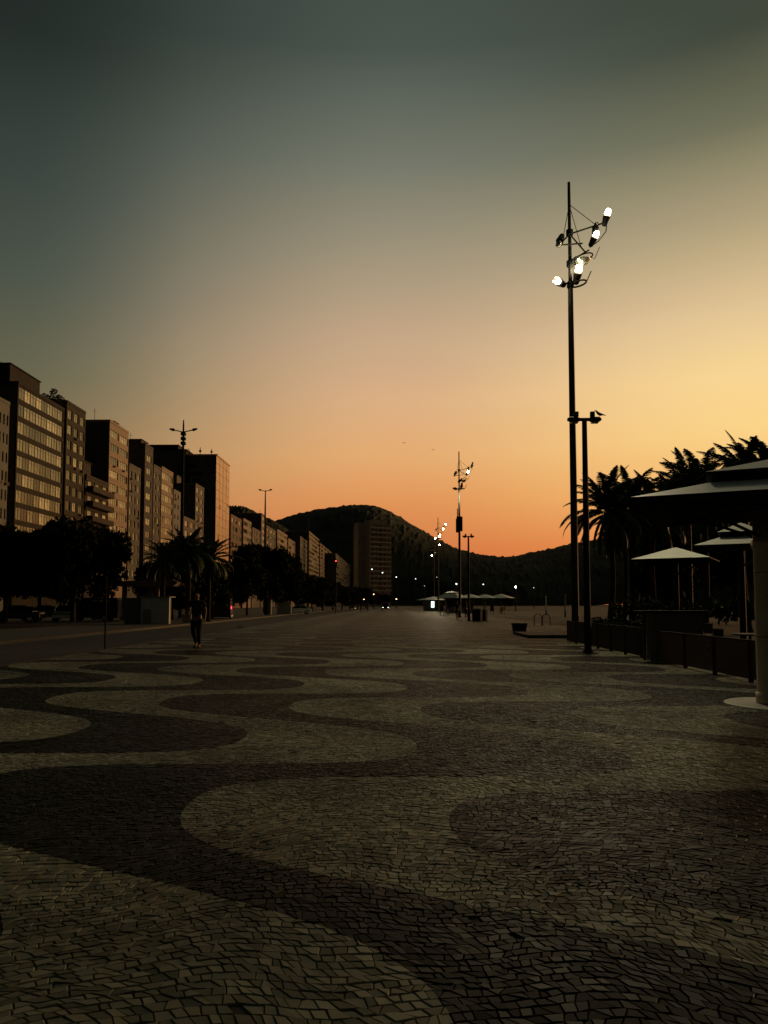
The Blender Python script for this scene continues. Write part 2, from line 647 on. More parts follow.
# ------------------------------------------------------------------ hills
def hill_mat():
    m = mat('forested_hillside', (.11, .12, .085), .95, var=.55, scale=.03, spec=.1)  # base colour lightened to stand in for distance haze
    t = m.node_tree
    b = t.nodes['Principled BSDF']
    n = t.nodes.new('ShaderNodeTexNoise')
    n.inputs['Scale'].default_value = .12
    n.inputs['Detail'].default_value = 8
    n.inputs['Roughness'].default_value = .75
    tcn = t.nodes.new('ShaderNodeTexCoord')
    t.links.new(tcn.outputs['Object'], n.inputs['Vector'])
    bp = t.nodes.new('ShaderNodeBump')
    bp.inputs['Strength'].default_value = 1
    bp.inputs['Distance'].default_value = 8
    t.links.new(n.outputs[0], bp.inputs['Height'])
    t.links.new(bp.outputs[0], b.inputs['Normal'])
    return m


M['hill'] = hill_mat()


def hill(name, pts, Y, depth, seed, label, amp=3.0):
    W = [hit_y(px, py, Y) for px, py in pts]
    xs = np.array([p.x for p in W])
    zs = np.array([p.z for p in W])
    r = np.random.default_rng(seed)
    nx, ny = 420, 46
    X = np.linspace(xs[0], xs[-1], nx)
    H = np.interp(X, xs, zs)
    kern = np.hanning(9)
    kern /= kern.sum()
    H = np.convolve(np.pad(H, 4, mode='edge'), kern, 'valid')
    t = np.linspace(-1, 1, ny)
    prof = np.cos(t * math.pi / 2) ** .8
    XX, TT = np.meshgrid(X, t)
    ZZ = H[None, :] * prof[:, None]
    big = np.zeros_like(ZZ)
    for k in range(1, 7):
        f = .004 * 1.8 ** k
        big += np.sin(XX * f + k * 2.1 + 2 * np.sin(TT * 3 + k)) * np.cos(TT * depth * f * .8 + k) / k
    ZZ += big * H[None, :] * .035 * (1 - prof[:, None])
    ZZ += np.maximum(0, r.normal(0, 1, ZZ.shape)) * amp * .38 * np.clip(ZZ / 20, 0, 1)
    YY = Y + TT * depth + 0 * XX
    ZZ = np.maximum(ZZ - .8, -1)
    V = np.stack([XX, YY, ZZ], -1).reshape(-1, 3)
    idx = np.arange(nx * ny).reshape(ny, nx)
    Fq = np.stack([idx[:-1, :-1], idx[:-1, 1:], idx[1:, 1:], idx[1:, :-1]], -1).reshape(-1, 4)
    o = link(bpy.data.objects.new(name, np_mesh(name, V, Fq, M['hill'])))
    tag(o, label, 'hill', kind='structure')


hill('hill', [(150, 560), (215, 545), (250, 534), (275, 526), (286, 521), (300, 516), (318, 512), (330, 510), (345, 508), (360, 506.5), (374, 507), (388, 512),
              (400, 519), (420, 531), (440, 543), (452, 549.5), (466, 553), (480, 556), (500, 558), (514, 557), (525, 554), (545, 550), (562, 546), (590, 541), (625, 536),
              (680, 534), (740, 538), (860, 552), (1000, 580)], 1150, 330, 11, 'rounded forested hill at the end of the bay')
hill('hill', [(120, 535), (180, 515), (215, 508), (228, 506.5), (246, 507), (254, 511), (262, 516), (275, 521), (290, 531), (310, 548), (340, 590)], 760, 120, 12,
     'steep dark hill rising behind the row of apartment blocks', amp=2.2)

# ------------------------------------------------------------------ buildings
M['end_shade'] = mat('shade_toned_end_wall', (.085, .088, .078), .9, var=.5, scale=.25, spec=.1)  # shade of the end walls, put into a dark colour
BX = -62.0


def win_mesh(w, h, nm, gi, seed=0):
    key = (round(w, 2), round(h, 2), nm, gi)
    if key in _wm:
        return _wm[key]
    fr = MB()
    t, d = .07, .07
    fr.box(0, d, -w / 2, w / 2, -h / 2, -h / 2 + t)
    fr.box(0, d, -w / 2, w / 2, h / 2 - t, h / 2)
    fr.box(0, d, -w / 2, -w / 2 + t, -h / 2 + t, h / 2 - t)
    fr.box(0, d, w / 2 - t, w / 2, -h / 2 + t, h / 2 - t)
    for k in range(1, nm):
        yy = -w / 2 + w * k / nm
        fr.box(0, d * .8, yy - .03, yy + .03, -h / 2 + t, h / 2 - t)
    if nm > 1:
        fr.box(0, d * .7, -w / 2 + t, w / 2 - t, h * .5 - .55, h * .5 - .50)
    pn = MB()
    for k in range(nm):
        a = -w / 2 + w * k / nm + .01
        b = -w / 2 + w * (k + 1) / nm - .01
        rr = random.Random(hash(key) % 1000 + k)
        j1, j2 = rr.uniform(-.012, .012), rr.uniform(-.012, .012)
        pn.add([(.012 + j1, a, -h / 2 + t * .5), (.012 - j1, b, -h / 2 + t * .5), (.012 + j2, b, h / 2 - t * .5), (.012 - j2, a, h / 2 - t * .5)], [(0, 1, 2, 3)])
    r = (fr.mesh('window', M['frame']), pn.mesh('pane', G[gi]))
    _wm[key] = r
    return r


_wm = {}


def wall_mat(name, col, var=.2):
    return mat(name, col, .5, var=var, scale=.35, bump=.06, bscale=8, spec=min(.45, sum(col) / 3 * 1.1))


def building(label, px0, px1, ytop, col, style, X=None, ncol=3, fh=2.9, wh=1.6, wfrac=.85, nm=2, top_off=1.1, depth=16,
             pyref=None, near=False, ph=None, group=None, minz=5.0, glassw=(3, 2, 1), Yab=None):
    X = X or BX
    y0 = hit_x(px0, ytop, X).y
    y1 = hit_x(px1, ytop, X).y
    H = hit_x(px0 if pyref is None else pyref, ytop, X).z
    root = empty('apartment_building', (X, y0, 0), 0, label, 'building', group or 'apartment blocks lining the avenue')
    L_ = y1 - y0
    wm = wall_mat('render_' + '_'.join(str(int(c * 100)) for c in col), col)
    w = MB()
    w.box(-depth, 0, 0, L_, 0, H - .5)
    # storeys
    rows = []
    z = H - top_off - wh
    while z > minz:
        rows.append(z)
        z -= fh
    pr = .22
    if style in ('ribbon', 'punched', 'balcony'):
        prev = H - .5
        for z in rows:
            w.box(0, pr, 0, L_, z + wh, prev)
            prev = z
        w.box(0, pr, 0, L_, 0, prev)
    cw = L_ / ncol
    if style == 'punched':
        for z in rows:
            for c in range(ncol + 1):
                a = c * cw - cw * (1 - wfrac) / 2
                b = c * cw + cw * (1 - wfrac) / 2
                w.box(0, pr - .003, max(0, a), min(L_, b), z, z + wh)
    if style == 'ribbon':
        for z in rows:
            w.box(0, pr - .003, 0, .35, z, z + wh)
            w.box(0, pr - .003, L_ - .35, L_, z, z + wh)
    w.build('wall', wm, root)
    pw_ = MB().box(-depth, -.01, -.05, -.002, 0, H - .5)  # thin added slab that paints the camera-facing end wall as shaded
    pw_.build('end_wall_shade', M['end_shade'], root)
    rf = MB()
    rf.box(-depth, .3, 0, .2, H - .5, H)
    rf.box(-depth, .3, L_ - .2, L_, H - .5, H)
    rf.box(.05, .3, .2, L_ - .2, H - .5, H)
    rf.box(-depth, -depth + .2, .2, L_ - .2, H - .5, H)
    rf.box(-depth + .2, .05, .2, L_ - .2, H - .52, H - .45)
    roof = rf.build('roof', wm, root)
    if ph:
        for (a, b, zz, back, nm_) in ph:
            p_ = MB().box(-depth + 1, -back, L_ * a, L_ * b, H - .46, H + zz)
            p_.box(-depth + .8, -back + .2, L_ * a - .2, L_ * b + .2, H + zz, H + zz + .15)
            p_.build(nm_, wm, roof)
    rr = random.Random(int(px0 * 7) + 5)
    cnt = 0
    rest = MB()
    for z in rows:
        for c in range(ncol):
            if style == 'blank':
                continue
            ww = cw * wfrac if style != 'ribbon' else (L_ - .7) / ncol - .03
            yc = (c + .5) * cw if style != 'ribbon' else .35 + (c + .5) * (L_ - .7) / ncol
            gi = rr.choices((0, 1, 2), glassw)[0]
            fm, pm = win_mesh(ww, wh, nm, gi)
            if cnt < 100:
                o = link(bpy.data.objects.new('window', fm))
                o.parent = root
                o.location = (.03, yc, z + wh / 2)
                o.rotation_euler = (0, rr.uniform(-.006, .006), rr.uniform(-.012, .012))
                p_ = link(bpy.data.objects.new('pane', pm))
                p_.parent = o
            cnt += 1
    if style == 'balcony':
        for z in rows[::1]:
            b = MB()
            b.box(pr, 1.6, .2, L_ - .2, z - .65, z - .5)
            b.box(1.5, 1.6, .2, L_ - .2, z - .5, z + .45)
            b.box(pr, 1.5, .2, .3, z - .5, z + .45)
            b.box(pr, 1.5, L_ - .3, L_ - .2, z - .5, z + .45)
            b.build('balcony', wm, root)
    if style in ('punched', 'balcony') and px0 < 215:
        for z in rows:
            for c in range(ncol):
                if rr.random() < .13:
                    yc = (c + .5) * cw + rr.uniform(-.2, .2)
                    ac = MB().box(pr + .003, pr + .42, yc - .33, yc + .33, z - .55, z - .12).box(pr + .42, pr + .43, yc - .2, yc + .2, z - .5, z - .17, 1)
                    ac.build('air_conditioner', [M['conc'], M['dark_metal']], root)
    if px0 < 300 and style != 'blank':
        for _ in range(rr.randint(1, 3)):
            ax, ay, ah = -rr.uniform(1, 8), rr.uniform(.1, .9) * L_, rr.uniform(1.2, 3.2)
            MB().tube([(ax, ay, H - .5), (ax, ay, H + ah)], .05, 5).tube([(ax - .5, ay, H + ah * .8), (ax + .5, ay, H + ah * .8)], .03, 4).build('roof_antenna', M['dark_metal'], roof)
    root['h'] = 0
    del root['h']
    return root, L_, H


dkbrown, beige, grey, pale, terr = (.042, .036, .026), (.36, .29, .20), (.20, .19, .17), (.42, .40, .35), (.28, .17, .11)
building('narrow pale grey block with small windows at the left edge of the row', -14, 8.5, 401, (.15, .155, .13), 'punched', ncol=6, wfrac=.45, wh=1.7, nm=1, pyref=6, glassw=(1, 4, 0), fh=3.0, top_off=2.3)
b2, L2, H2 = building('wide dark office-like block with long ribbon windows and rooftop shrubs', 17, 64, 381, dkbrown, 'ribbon', ncol=8, wh=2.05, nm=2, fh=2.86, top_off=.75, near=True,
                      ph=[(.0, .60, 2.9, 1.2, 'penthouse')], glassw=(4, 3, 3))
b3, L3, H3 = building('slim brown block with three windows per floor beside the ribbon-windowed block', 66, 85, 400, (.055, .046, .034), 'punched', ncol=3, wfrac=.66, wh=1.75, nm=2, fh=2.9, top_off=1.6,
                      glassw=(3, 3, 3), ph=[(.5, .95, 1.2, 3, 'water_tank')])
building('low block with projecting balconies and a white penthouse wedged between taller ones', 85.5, 108, 474, (.06, .048, .036), 'balcony', ncol=3, wfrac=.5, wh=1.6, nm=1, fh=3.0, top_off=1.2,
         ph=[(.02, .3, 2.6, .4, 'penthouse')], glassw=(2, 3, 2))
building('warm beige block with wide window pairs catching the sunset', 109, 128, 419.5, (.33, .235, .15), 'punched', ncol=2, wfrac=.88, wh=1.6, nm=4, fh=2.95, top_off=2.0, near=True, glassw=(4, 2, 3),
         ph=[(.72, .95, 1.6, 2, 'water_tank')])
building('narrow low grey block tucked after the beige one', 128.5, 140, 463, (.12, .11, .09), 'punched', ncol=3, wfrac=.5, wh=1.6, nm=1, top_off=1.6, glassw=(2, 3, 2))
building('tall slim grey block with a single column of lit-looking windows', 144.5, 152.5, 443, (.085, .078, .065), 'punched', ncol=1, wfrac=.6, wh=1.6, nm=2, fh=3.2, top_off=2.6, glassw=(3, 1, 4),
         ph=[(.1, .9, 1.0, 1, 'penthouse')])
building('slim dark block with small windows between two taller blocks', 153, 160, 464, (.11, .10, .09), 'punched', ncol=2, wfrac=.5, wh=1.5, nm=1, top_off=2)
building('pale beige block with full-width window bands on every floor', 161, 172.5, 466, (.30, .22, .15), 'ribbon', ncol=3, wh=1.8, nm=2, fh=2.95, top_off=1.4, glassw=(3, 1, 4))
building('narrow grey block with tiny windows behind the nearest avenue mast', 173, 182, 489, (.19, .18, .16), 'punched', ncol=3, wfrac=.35, wh=1.3, nm=1, glassw=(1, 3, 0))
building('big black setback tower behind the lower blocks', 186, 194, 449, (.035, .032, .03), 'blank', X=-72, depth=26, ph=[(.1, .6, 1.6, 3, 'penthouse')])
building('low grey-brown block with two columns of bright windows', 183, 194, 516, (.14, .12, .10), 'punched', ncol=2, wfrac=.6, wh=1.7, nm=1, glassw=(4, 1, 2))
building('grey block with corner windows just before the blank white tower', 195, 203.5, 483, (.13, .12, .10), 'punched', ncol=2, wfrac=.55, wh=1.6, nm=2, glassw=(3, 1, 3),
         ph=[(.1, .6, 2.6, 6, 'penthouse')])
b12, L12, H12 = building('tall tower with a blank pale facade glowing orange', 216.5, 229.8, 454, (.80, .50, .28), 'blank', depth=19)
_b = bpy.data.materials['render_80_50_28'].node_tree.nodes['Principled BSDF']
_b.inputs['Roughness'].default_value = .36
_b.inputs['Specular IOR Level'].default_value = .8
jn = MB()
for k in range(1, 4):
    jn.box(.0, .05, L12 * k / 4 - .06, L12 * k / 4 + .06, 9, H12 - .6)
for k in range(1, 15):
    jn.box(.0, .045, .1, L12 - .1, H12 - k * 3.1 - .05, H12 - k * 3.1 + .05)
jn.build('joint_grid', M['conc'], b12)
for (a, z) in ((.28, 36), (.2, 25), (.3, 17), (.62, 16.5), (.75, 16.6), (.9, 38), (.25, 12)):
    fm, pm = win_mesh(1.2, 1.3, 1, 1)
    o = link(bpy.data.objects.new('window', fm))
    o.parent = b12
    o.location = (.08, L12 * a, z)
for (xx, hh) in ((-2, 2.0), (-6, 2.6), (-10, 2.2), (-14, 1.8), (-17.5, 1.5)):
    an = MB().tube([(xx, 1.0, H12 - .4), (xx, 1.0, H12 + hh)], .12, 6)
    an.box(xx - .35, xx + .35, .8, 1.2, H12 + hh * .35, H12 + hh * .62)
    an.build('roof_antenna', M['dark_metal'], b12)
sg = MB()
for k, (a, b, z) in enumerate(((3, 12, 4.2), (2, 14, 6.9), (5, 12, 9.2))):
    sg.box(-19 + a, -19 + b, -.12, .0, H12 - z - .7, H12 - z + .7)
sg.build('louvre_panel', M['dark_metal'], b12)
fs = [
    ('brown block with pale roof edge right after the white tower', 230.5, 241, 514, (.20, .13, .09), 'punched', 3, .6),
    ('small pale-roofed block with warm front beyond the brown one', 243, 251, 518, (.34, .25, .18), 'ribbon', 2, .8),
    ('grey block half hidden behind tree tops', 252, 260, 527, (.16, .14, .12), 'punched', 3, .5),
    ('thin tall grey tower slab beside the second avenue mast', 261, 265.4, 513, (.17, .16, .14), 'punched', 1, .6),
    ('mid grey block right of the second avenue mast', 266, 275.5, 525, (.14, .13, .11), 'punched', 3, .5),
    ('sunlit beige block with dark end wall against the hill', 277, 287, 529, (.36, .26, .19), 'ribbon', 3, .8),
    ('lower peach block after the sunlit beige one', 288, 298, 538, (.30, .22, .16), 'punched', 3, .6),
]
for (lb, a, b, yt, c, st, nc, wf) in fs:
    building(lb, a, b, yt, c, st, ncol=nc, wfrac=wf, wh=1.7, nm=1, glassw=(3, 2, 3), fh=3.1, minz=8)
fs = [
    ('wide grey block at the foot of the hill with a dark end wall', 300, 308, 536, (.15, .14, .12), 'punched', 3, .5),
    ('tall pale block with stepped roof beside the third avenue mast', 309, 319, 531, (.28, .21, .15), 'ribbon', 4, .8),
    ('wide low block with warm upper floors near the bend', 320, 334.5, 543, (.27, .20, .15), 'punched', 5, .6),
    ('flat block with a bright roof edge before the hillside tower', 335.5, 350, 553, (.13, .12, .11), 'ribbon', 3, .8),
    ('small pale ribbed block in front of the hillside tower', 352, 364, 562, (.26, .25, .22), 'punched', 5, .4),
]
for (lb, a, b, yt, c, st, nc, wf) in fs:
    XX = -59 if a < 335 else -50
    building(lb, a, b, yt, c, st, X=XX, ncol=nc, wfrac=wf, wh=1.7, nm=1, glassw=(3, 2, 3), fh=3.1, minz=8)
# hillside tower, turned towards the beach
tp = hit_y(369, 519, 500)
root = empty('apartment_tower', (tp.x, 500, 0), R(-60), 'tall balconied tower standing against the forested hill', 'building', 'apartment blocks lining the avenue')
HT = tp.z
wmT = wall_mat('tower_render', (.36, .34, .29))
w = MB().box(-12, 0, 0, 17, 0, HT - 3).box(-13, -6, -5, 0, 0, HT - 2).box(-10, -1, 2, 15, HT - 3, HT)
w.build('wall', wmT, root)
slabm, bm_ = MB(), None
z = HT - 6
k = 0
while z > 8:
    b = MB().box(0, 1.6, .3, 16.7, z - .2, z)
    b.box(1.45, 1.6, .3, 16.7, z, z + .9)
    for q in range(6):
        b.box(0, 1.45, .3 + q * 3.2, .5 + q * 3.2, z, z + 2.6)
    b.build('balcony', wall_mat('balcony_paint', (.68, .58, .46)) if k == 0 else bpy.data.materials['balcony_paint'], root)
    for q in range(5):
        fm, pm = win_mesh(2.4, 1.7, 1, (k * 3 + q * 2) % 3)
        o = link(bpy.data.objects.new('window', fm))
        o.parent = root
        o.location = (.04, 2 + q * 3.2, z + 1.2)
        p_ = link(bpy.data.objects.new('pane', pm))
        p_.parent = o
    z -= 3.3
    k += 1
# rooftop antenna and railings on the ribbon-windowed block
MB().tube([(-6, 6.0, H2), (-6, 6.0, H2 + 5.3)], .07, 5).build('roof_antenna', M['dark_metal'], b2)
rl = MB()
for k in range(9):
    rl.tube([(-.4, L2 * .9 + k * .22, H2), (-.4, L2 * .9 + k * .22, H2 + 2.0)], .025, 4)
rl.tube([(-.4, L2 * .9, H2 + 2), (-.4, L2 * .9 + 1.8, H2 + 2)], .04, 4)
rl.build('railing', M['steel_pole'], b2)


# ------------------------------------------------------------------ foliage
def leaf_cloud(centres, radii, n, size, seed, flat=.8):
    r = np.random.default_rng(seed)
    c = np.array(centres)
    R_ = np.array(radii)
    w = R_ ** 2.4
    k = r.choice(len(c), n, p=w / w.sum())
    d = r.normal(size=(n, 3))
    d /= np.linalg.norm(d, axis=1, keepdims=True)
    rad = R_[k] * (r.random(n) ** .36) * r.uniform(.85, 1.1, n)
    p = c[k] + d * rad[:, None] * np.array([1, 1, flat])
    u = r.normal(size=(n, 3))
    u /= np.linalg.norm(u, axis=1, keepdims=True)
    v = np.cross(u, r.normal(size=(n, 3)))
    v /= np.linalg.norm(v, axis=1, keepdims=True)
    s = size * r.uniform(.6, 1.3, n)[:, None]
    V = np.stack([p - u * s, p - v * s * .5, p + u * s, p + v * s * .5], 1).reshape(-1, 3)
    return V, np.arange(n * 4).reshape(-1, 4)


def tree_meshes(H, RC, seed, n=4200, size=.22, base=.3):
    """round street tree: crown mesh, trunk mesh (origin at the foot)"""
    r = random.Random(seed)
    cs, rs = [], []
    ch = H * (1 - base)
    cz = H * base + ch * .5
    for i in range(26):
        a = r.uniform(0, 2 * math.pi)
        e = r.uniform(-.8, 1)
        q = math.sqrt(max(0, 1 - e * e))
        k = r.uniform(.5, .85)
        cs.append((math.cos(a) * q * RC * k, math.sin(a) * q * RC * k, cz + e * ch * .5 * k))
        rs.append(r.uniform(.24, .42) * min(RC, ch * .6))
    cs.append((0, 0, cz))
    rs.append(RC * .6)
    V, Fq = leaf_cloud(cs, rs, n, size, seed, .8)
    V = V[(V[:, 2] > H * base * .7).reshape(-1, 4).all(1).repeat(4)]
    Fq = np.arange(len(V)).reshape(-1, 4)
    crown = np_mesh('crown', V, Fq, M['leaf'])
    t = MB()
    t.tube([(0, 0, 0), (.05, .03, H * .15), (-.04, .05, H * .35), (0, 0, H * .6)], [H * .03, H * .022, H * .019, H * .01], 9)
    for i in range(7):
        a = i * .9 + r.random()
        z0 = H * r.uniform(.28, .45)
        t.tube([(0, 0, z0), (math.cos(a) * RC * .35, math.sin(a) * RC * .35, z0 + H * .14), (math.cos(a) * RC * .7, math.sin(a) * RC * .7, z0 + H * .3)],
               [H * .012, H * .008, H * .003], 6)
    return crown, t.mesh('trunk', M['bark'], True)


def put_tree(ms, loc, rz, sc, label, group, name='broadleaf_tree'):
    root = empty(name, loc, rz, label, 'tree', group)
    root.scale = (sc, sc, sc) if not isinstance(sc, tuple) else sc
    for nm, me in (('crown', ms[0]), ('trunk', ms[1])):
        o = link(bpy.data.objects.new(nm, me))
        o.parent = root
    return root


def on_x(px, Y):
    return hit_y(px, 600, Y).x


T1 = tree_meshes(8.7, 4.4, 1, 12000, .27, .14)
T2 = tree_meshes(8.2, 4.6, 2, 12000, .27, .14)
T3 = tree_meshes(8.0, 3.6, 3, 8000, .27, .1)
gp = 'broad trees along the avenue median'
put_tree(T1, (on_x(73, 60), 60, -.02), 0, (.93, .93, 1.0), 'big round-crowned tree over the parked cars', gp)
put_tree(T2, (on_x(2, 60), 60.5, -.02), 1.0, (1, 1, 1.0), 'dark spreading tree cut by the left edge of the picture', gp)
put_tree(T2, (on_x(40, 66), 66, -.02), 2.0, (.9, .9, 1.0), 'dark tree filling the gap between the two big crowns', gp)
put_tree(T3, (on_x(146, 75), 75, -.02), .5, (.42, .42, .72), 'small round bush-like tree behind the white newsstand', gp)
put_tree(T3, (on_x(247, 95), 95, -.02), .5, (.75, .75, 1.16), 'tall dark tree just right of the blank white tower', gp)
put_tree(T1, (on_x(266, 100), 100, -.02), 1.5, (.72, .72, 1.12), 'dark tree below the second avenue mast', gp)
put_tree(T3, (on_x(286, 110), 110, -.02), 2.5, (.8, .8, 1.12), 'dark tree stepping down towards the low tree row', gp)
put_tree(T3, (on_x(172, 70), 70, -.02), 3.5, (.8, .8, .72), 'dense dark tree behind the median palms, left of the walking man', gp)
put_tree(T3, (on_x(203, 72), 72, -.02), 4.5, (.8, .8, .8), 'dense dark tree behind the median palms, right of the walking man', gp)
put_tree(T3, (on_x(187, 68), 68, -.02), 5.5, (.9, .9, .93), 'densest dark tree directly behind the walking man and the palm', gp)
put_tree(T2, (on_x(224, 100), 100, -.02), 3.5, (.62, .62, .75), 'low tree at the foot of the blank white tower', gp)
row = ['first', 'second', 'third', 'fourth', 'fifth', 'sixth', 'seventh', 'eighth', 'ninth', 'tenth']
for i, (px, Y, sc) in enumerate(((301, 130, .85), (312, 145, .8), (323, 160, .78), (333, 175, .8), (342, 195, .8), (350, 215, .85), (358, 240, .85), (366, 270, .85), (374, 310, .85), (383, 370, .8))):
    put_tree((T1, T2, T3)[i % 3], (on_x(px, Y), Y, -.02), i * 1.3, (sc * 1.25, sc * 1.25, sc * .98), row[i] + ' tree of the low row leading to the bend, counted from the near end', 'low row of trees towards the bend')
T4 = tree_meshes(5.5, 4.4, 9, 2600, .3, .12)
put_tree(T4, (on_x(436, 215), 215, -.02), 0, (1.0, 1.0, 1.7), 'dark tree behind the beach kiosk on the left', 'trees behind the beach kiosks')
put_tree(T4, (on_x(505, 190), 190, -.02), 2, (.7, .7, .95), 'low dark tree behind the right end of the beach kiosks', 'trees behind the beach kiosks')
put_tree(T4, (on_x(668, 48), 48, -.02), 1, (.65, .65, 1.36), 'bushy dark green tree among the coconut palms', 'trees behind the beach kiosks')

put_tree(T4, (on_x(735, 62), 62, -.02), 3, (1.3, 1.0, 2.3), 'dark bushy tree seen between the two rear kiosk canopies', 'trees behind the beach kiosks')

# rooftop shrubs
V, Fq = leaf_cloud([(0, 0, .9), (.6, 1.0, 1.3), (-.3, -1.2, 1.0), (0, .4, 2.2)], [.9, .8, .7, .6], 700, .16, 44)
shm = np_mesh('foliage', V, Fq, M['leaf'])
for (px, py, s, lb) in ((52, 394, 1.35, 'ragged shrub on the roof end of the ribbon-windowed block'), (57.5, 399, .9, 'smaller shrub beside the ragged one on the roof')):
    p = hit_x(px, py, BX - 1)
    r_ = empty('roof_shrub', (p.x, p.y, H2 - .4), 0, lb, 'shrub', 'shrubs on the roof')
    r_.scale = (s, s, s)
    o = link(bpy.data.objects.new('foliage', shm))
    o.parent = r_
    MB().tube([(0, 0, 0), (.1, .1, .9), (0, .3, 2)], [.08, .05, .02], 6).build('stem', M['bark'], r_)
p = hit_x(9, 362, BX - 4)
r_ = empty('roof_shrub', (BX - 5.5, p.y, H2 + 3.0), 0, 'small shrub on the penthouse roof at the far left', 'shrub', 'shrubs on the roof')
r_.scale = (.6, .8, .6)
o = link(bpy.data.objects.new('foliage', shm))
o.parent = r_
MB().tube([(0, 0, 0), (.1, .1, .9), (0, .3, 2)], [.08, .05, .02], 6).build('stem', M['bark'], r_)


def palm_meshes(H, FL, nfr, seed, dead=5):
    r = random.Random(seed)
    V, Fc = [], []

    def frond(a, el0, L, droop, wd=1.0):
        n = 26
        pts = []
        p = Vector((0, 0, H))
        e = el0
        for i in range(n + 1):
            pts.append(p.copy())
            st = L / n
            p = p + Vector((math.cos(a) * math.cos(e), math.sin(a) * math.cos(e), math.sin(e))) * st
            e -= droop / n * (0.5 + 1.2 * i / n)
        for i in range(n):
            d = (pts[i + 1] - pts[i]).normalized()
            s = d.cross(Vector((0, 0, 1)))
            if s.length < .05:
                s = Vector((math.sin(a), -math.cos(a), 0))
            s.normalize()
            # rachis
            wv = .035 * (1 - i / n) + .008
            k = len(V)
            V.extend([pts[i] - s * wv, pts[i] + s * wv, pts[i + 1] + s * wv * .9, pts[i + 1] - s * wv * .9])
            Fc.append((k, k + 1, k + 2, k + 3))
            t = i / n
            ll = L * .165 * wd * (math.sin(math.pi * min(1, t * .9 + .12)) ** .6) * r.uniform(.85, 1.1)
            if t < .1:
                continue
            for sg_ in (-1, 1):
                for h in (0, .25, .5, .75):
                    b0 = pts[i].lerp(pts[i + 1], h)
                    fw = r.uniform(.85, 1.05)
                    dirv = (s * sg_ + d * fw + Vector((0, 0, r.uniform(-.35, -.05)))).normalized()
                    tip = b0 + dirv * ll + Vector((0, 0, -ll * .22))
                    mid = b0 + dirv * ll * .5
                    wv2 = d * .024
                    k = len(V)
                    V.extend([b0 - wv2, b0 + wv2, mid + wv2 * 1.1, mid - wv2 * 1.1, tip])
                    Fc.append((k, k + 1, k + 2, k + 3))
                    Fc.append((k + 3, k + 2, k + 4, k + 4))
    for i in range(nfr):
        a = i * 2.399 + r.uniform(-.2, .2)
        t = i / nfr
        el0 = math.radians(82 - 95 * t + r.uniform(-8, 8))
        frond(a, el0, FL * r.uniform(.85, 1.1), .8 + .9 * t + r.uniform(-.2, .3))
    for i in range(dead):
        frond(i * 2.4 + .4, math.radians(-25 - 3 * (i % 7)), FL * r.uniform(.75, 1.0), 1.1, .5)
    me = bpy.data.meshes.new('crown')
    me.from_pydata([tuple(v) for v in V], [], [f if f[2] != f[3] else f[:3] for f in Fc])
    me.materials.append(M['palmleaf'])
    me.update()
    t = MB()
    n = 14
    lean = r.uniform(.2, .6)
    pts = [(lean * (1 - (1 - k / n) ** 1) * 0, 0, H * k / n) for k in range(n + 1)]
    pts = [(math.sin(k / n * math.pi) * lean * .5, 0, H * k / n) for k in range(n + 1)]
    t.tube(pts, [.19 - .07 * k / n + (.09 if k == 0 else 0) + (.012 if k % 2 else 0) for k in range(n + 1)], 10)
    return me, t.mesh('trunk', M['bark'], True)


PA = palm_meshes(6.9, 3.2, 38, 21, 15)
PB = palm_meshes(7.6, 3.3, 38, 22, 16)
PC = palm_meshes(8.3, 2.9, 34, 23, 4)
gp = 'coconut palms on the beach side'
for i, (px, cy, Y, ms, h0, lb) in enumerate((
        (607, 512, 42, PA, 6.9, 'coconut palm right beside the tall mast'),
        (632, 508, 47, PB, 7.6, 'coconut palm behind the hip of the first kiosk canopy'),
        (655, 515, 44, PA, 6.9, 'shorter coconut palm hidden behind the canopy tip'),
        (673, 508, 52, PB, 7.6, 'far coconut palm between the two kiosk canopies'),
        (702, 494, 40, PB, 7.6, 'coconut palm rising over the first step of the near canopy'),
        (745, 480, 34, PC, 8.3, 'tallest coconut palm above the near kiosk canopy'),
        (688, 500, 46, PA, 6.9, 'coconut palm with fronds touching the near canopy edge'),
        (622, 528, 60, PA, 6.9, 'small far coconut palm between the two leftmost beach palms'),
        (646, 526, 62, PB, 7.6, 'small far coconut palm behind the canopy in front of the palms'),
        (690, 516, 58, PB, 7.6, 'far coconut palm behind the slim steel post'),
        (775, 480, 33, PB, 7.6, 'coconut palm cut by the right edge of the picture'))):
    p = hit_y(px, cy, Y)
    s = p.z / h0
    put_tree(ms, (p.x, Y, -.05), i * 1.7, (.95, .95, s), lb, gp, 'coconut_palm')
gp = 'palms on the avenue median'
for i, (px, cy, Y, ms, h0, lb, sx) in enumerate((
        (187, 553, 58, PA, 6.9, 'palm behind the walking man', .95),
        (166, 561, 62, PB, 7.6, 'shorter palm left of the walking man, over the bus shelter', .8),
        (209, 559, 60, PB, 7.6, 'palm right of the walking man, below the white tower', .85))):
    p = hit_y(px, cy, Y)
    put_tree(ms, (p.x, Y, -.02), i * 2.1 + 1, (sx, sx, p.z / h0), lb, gp, 'date_palm')


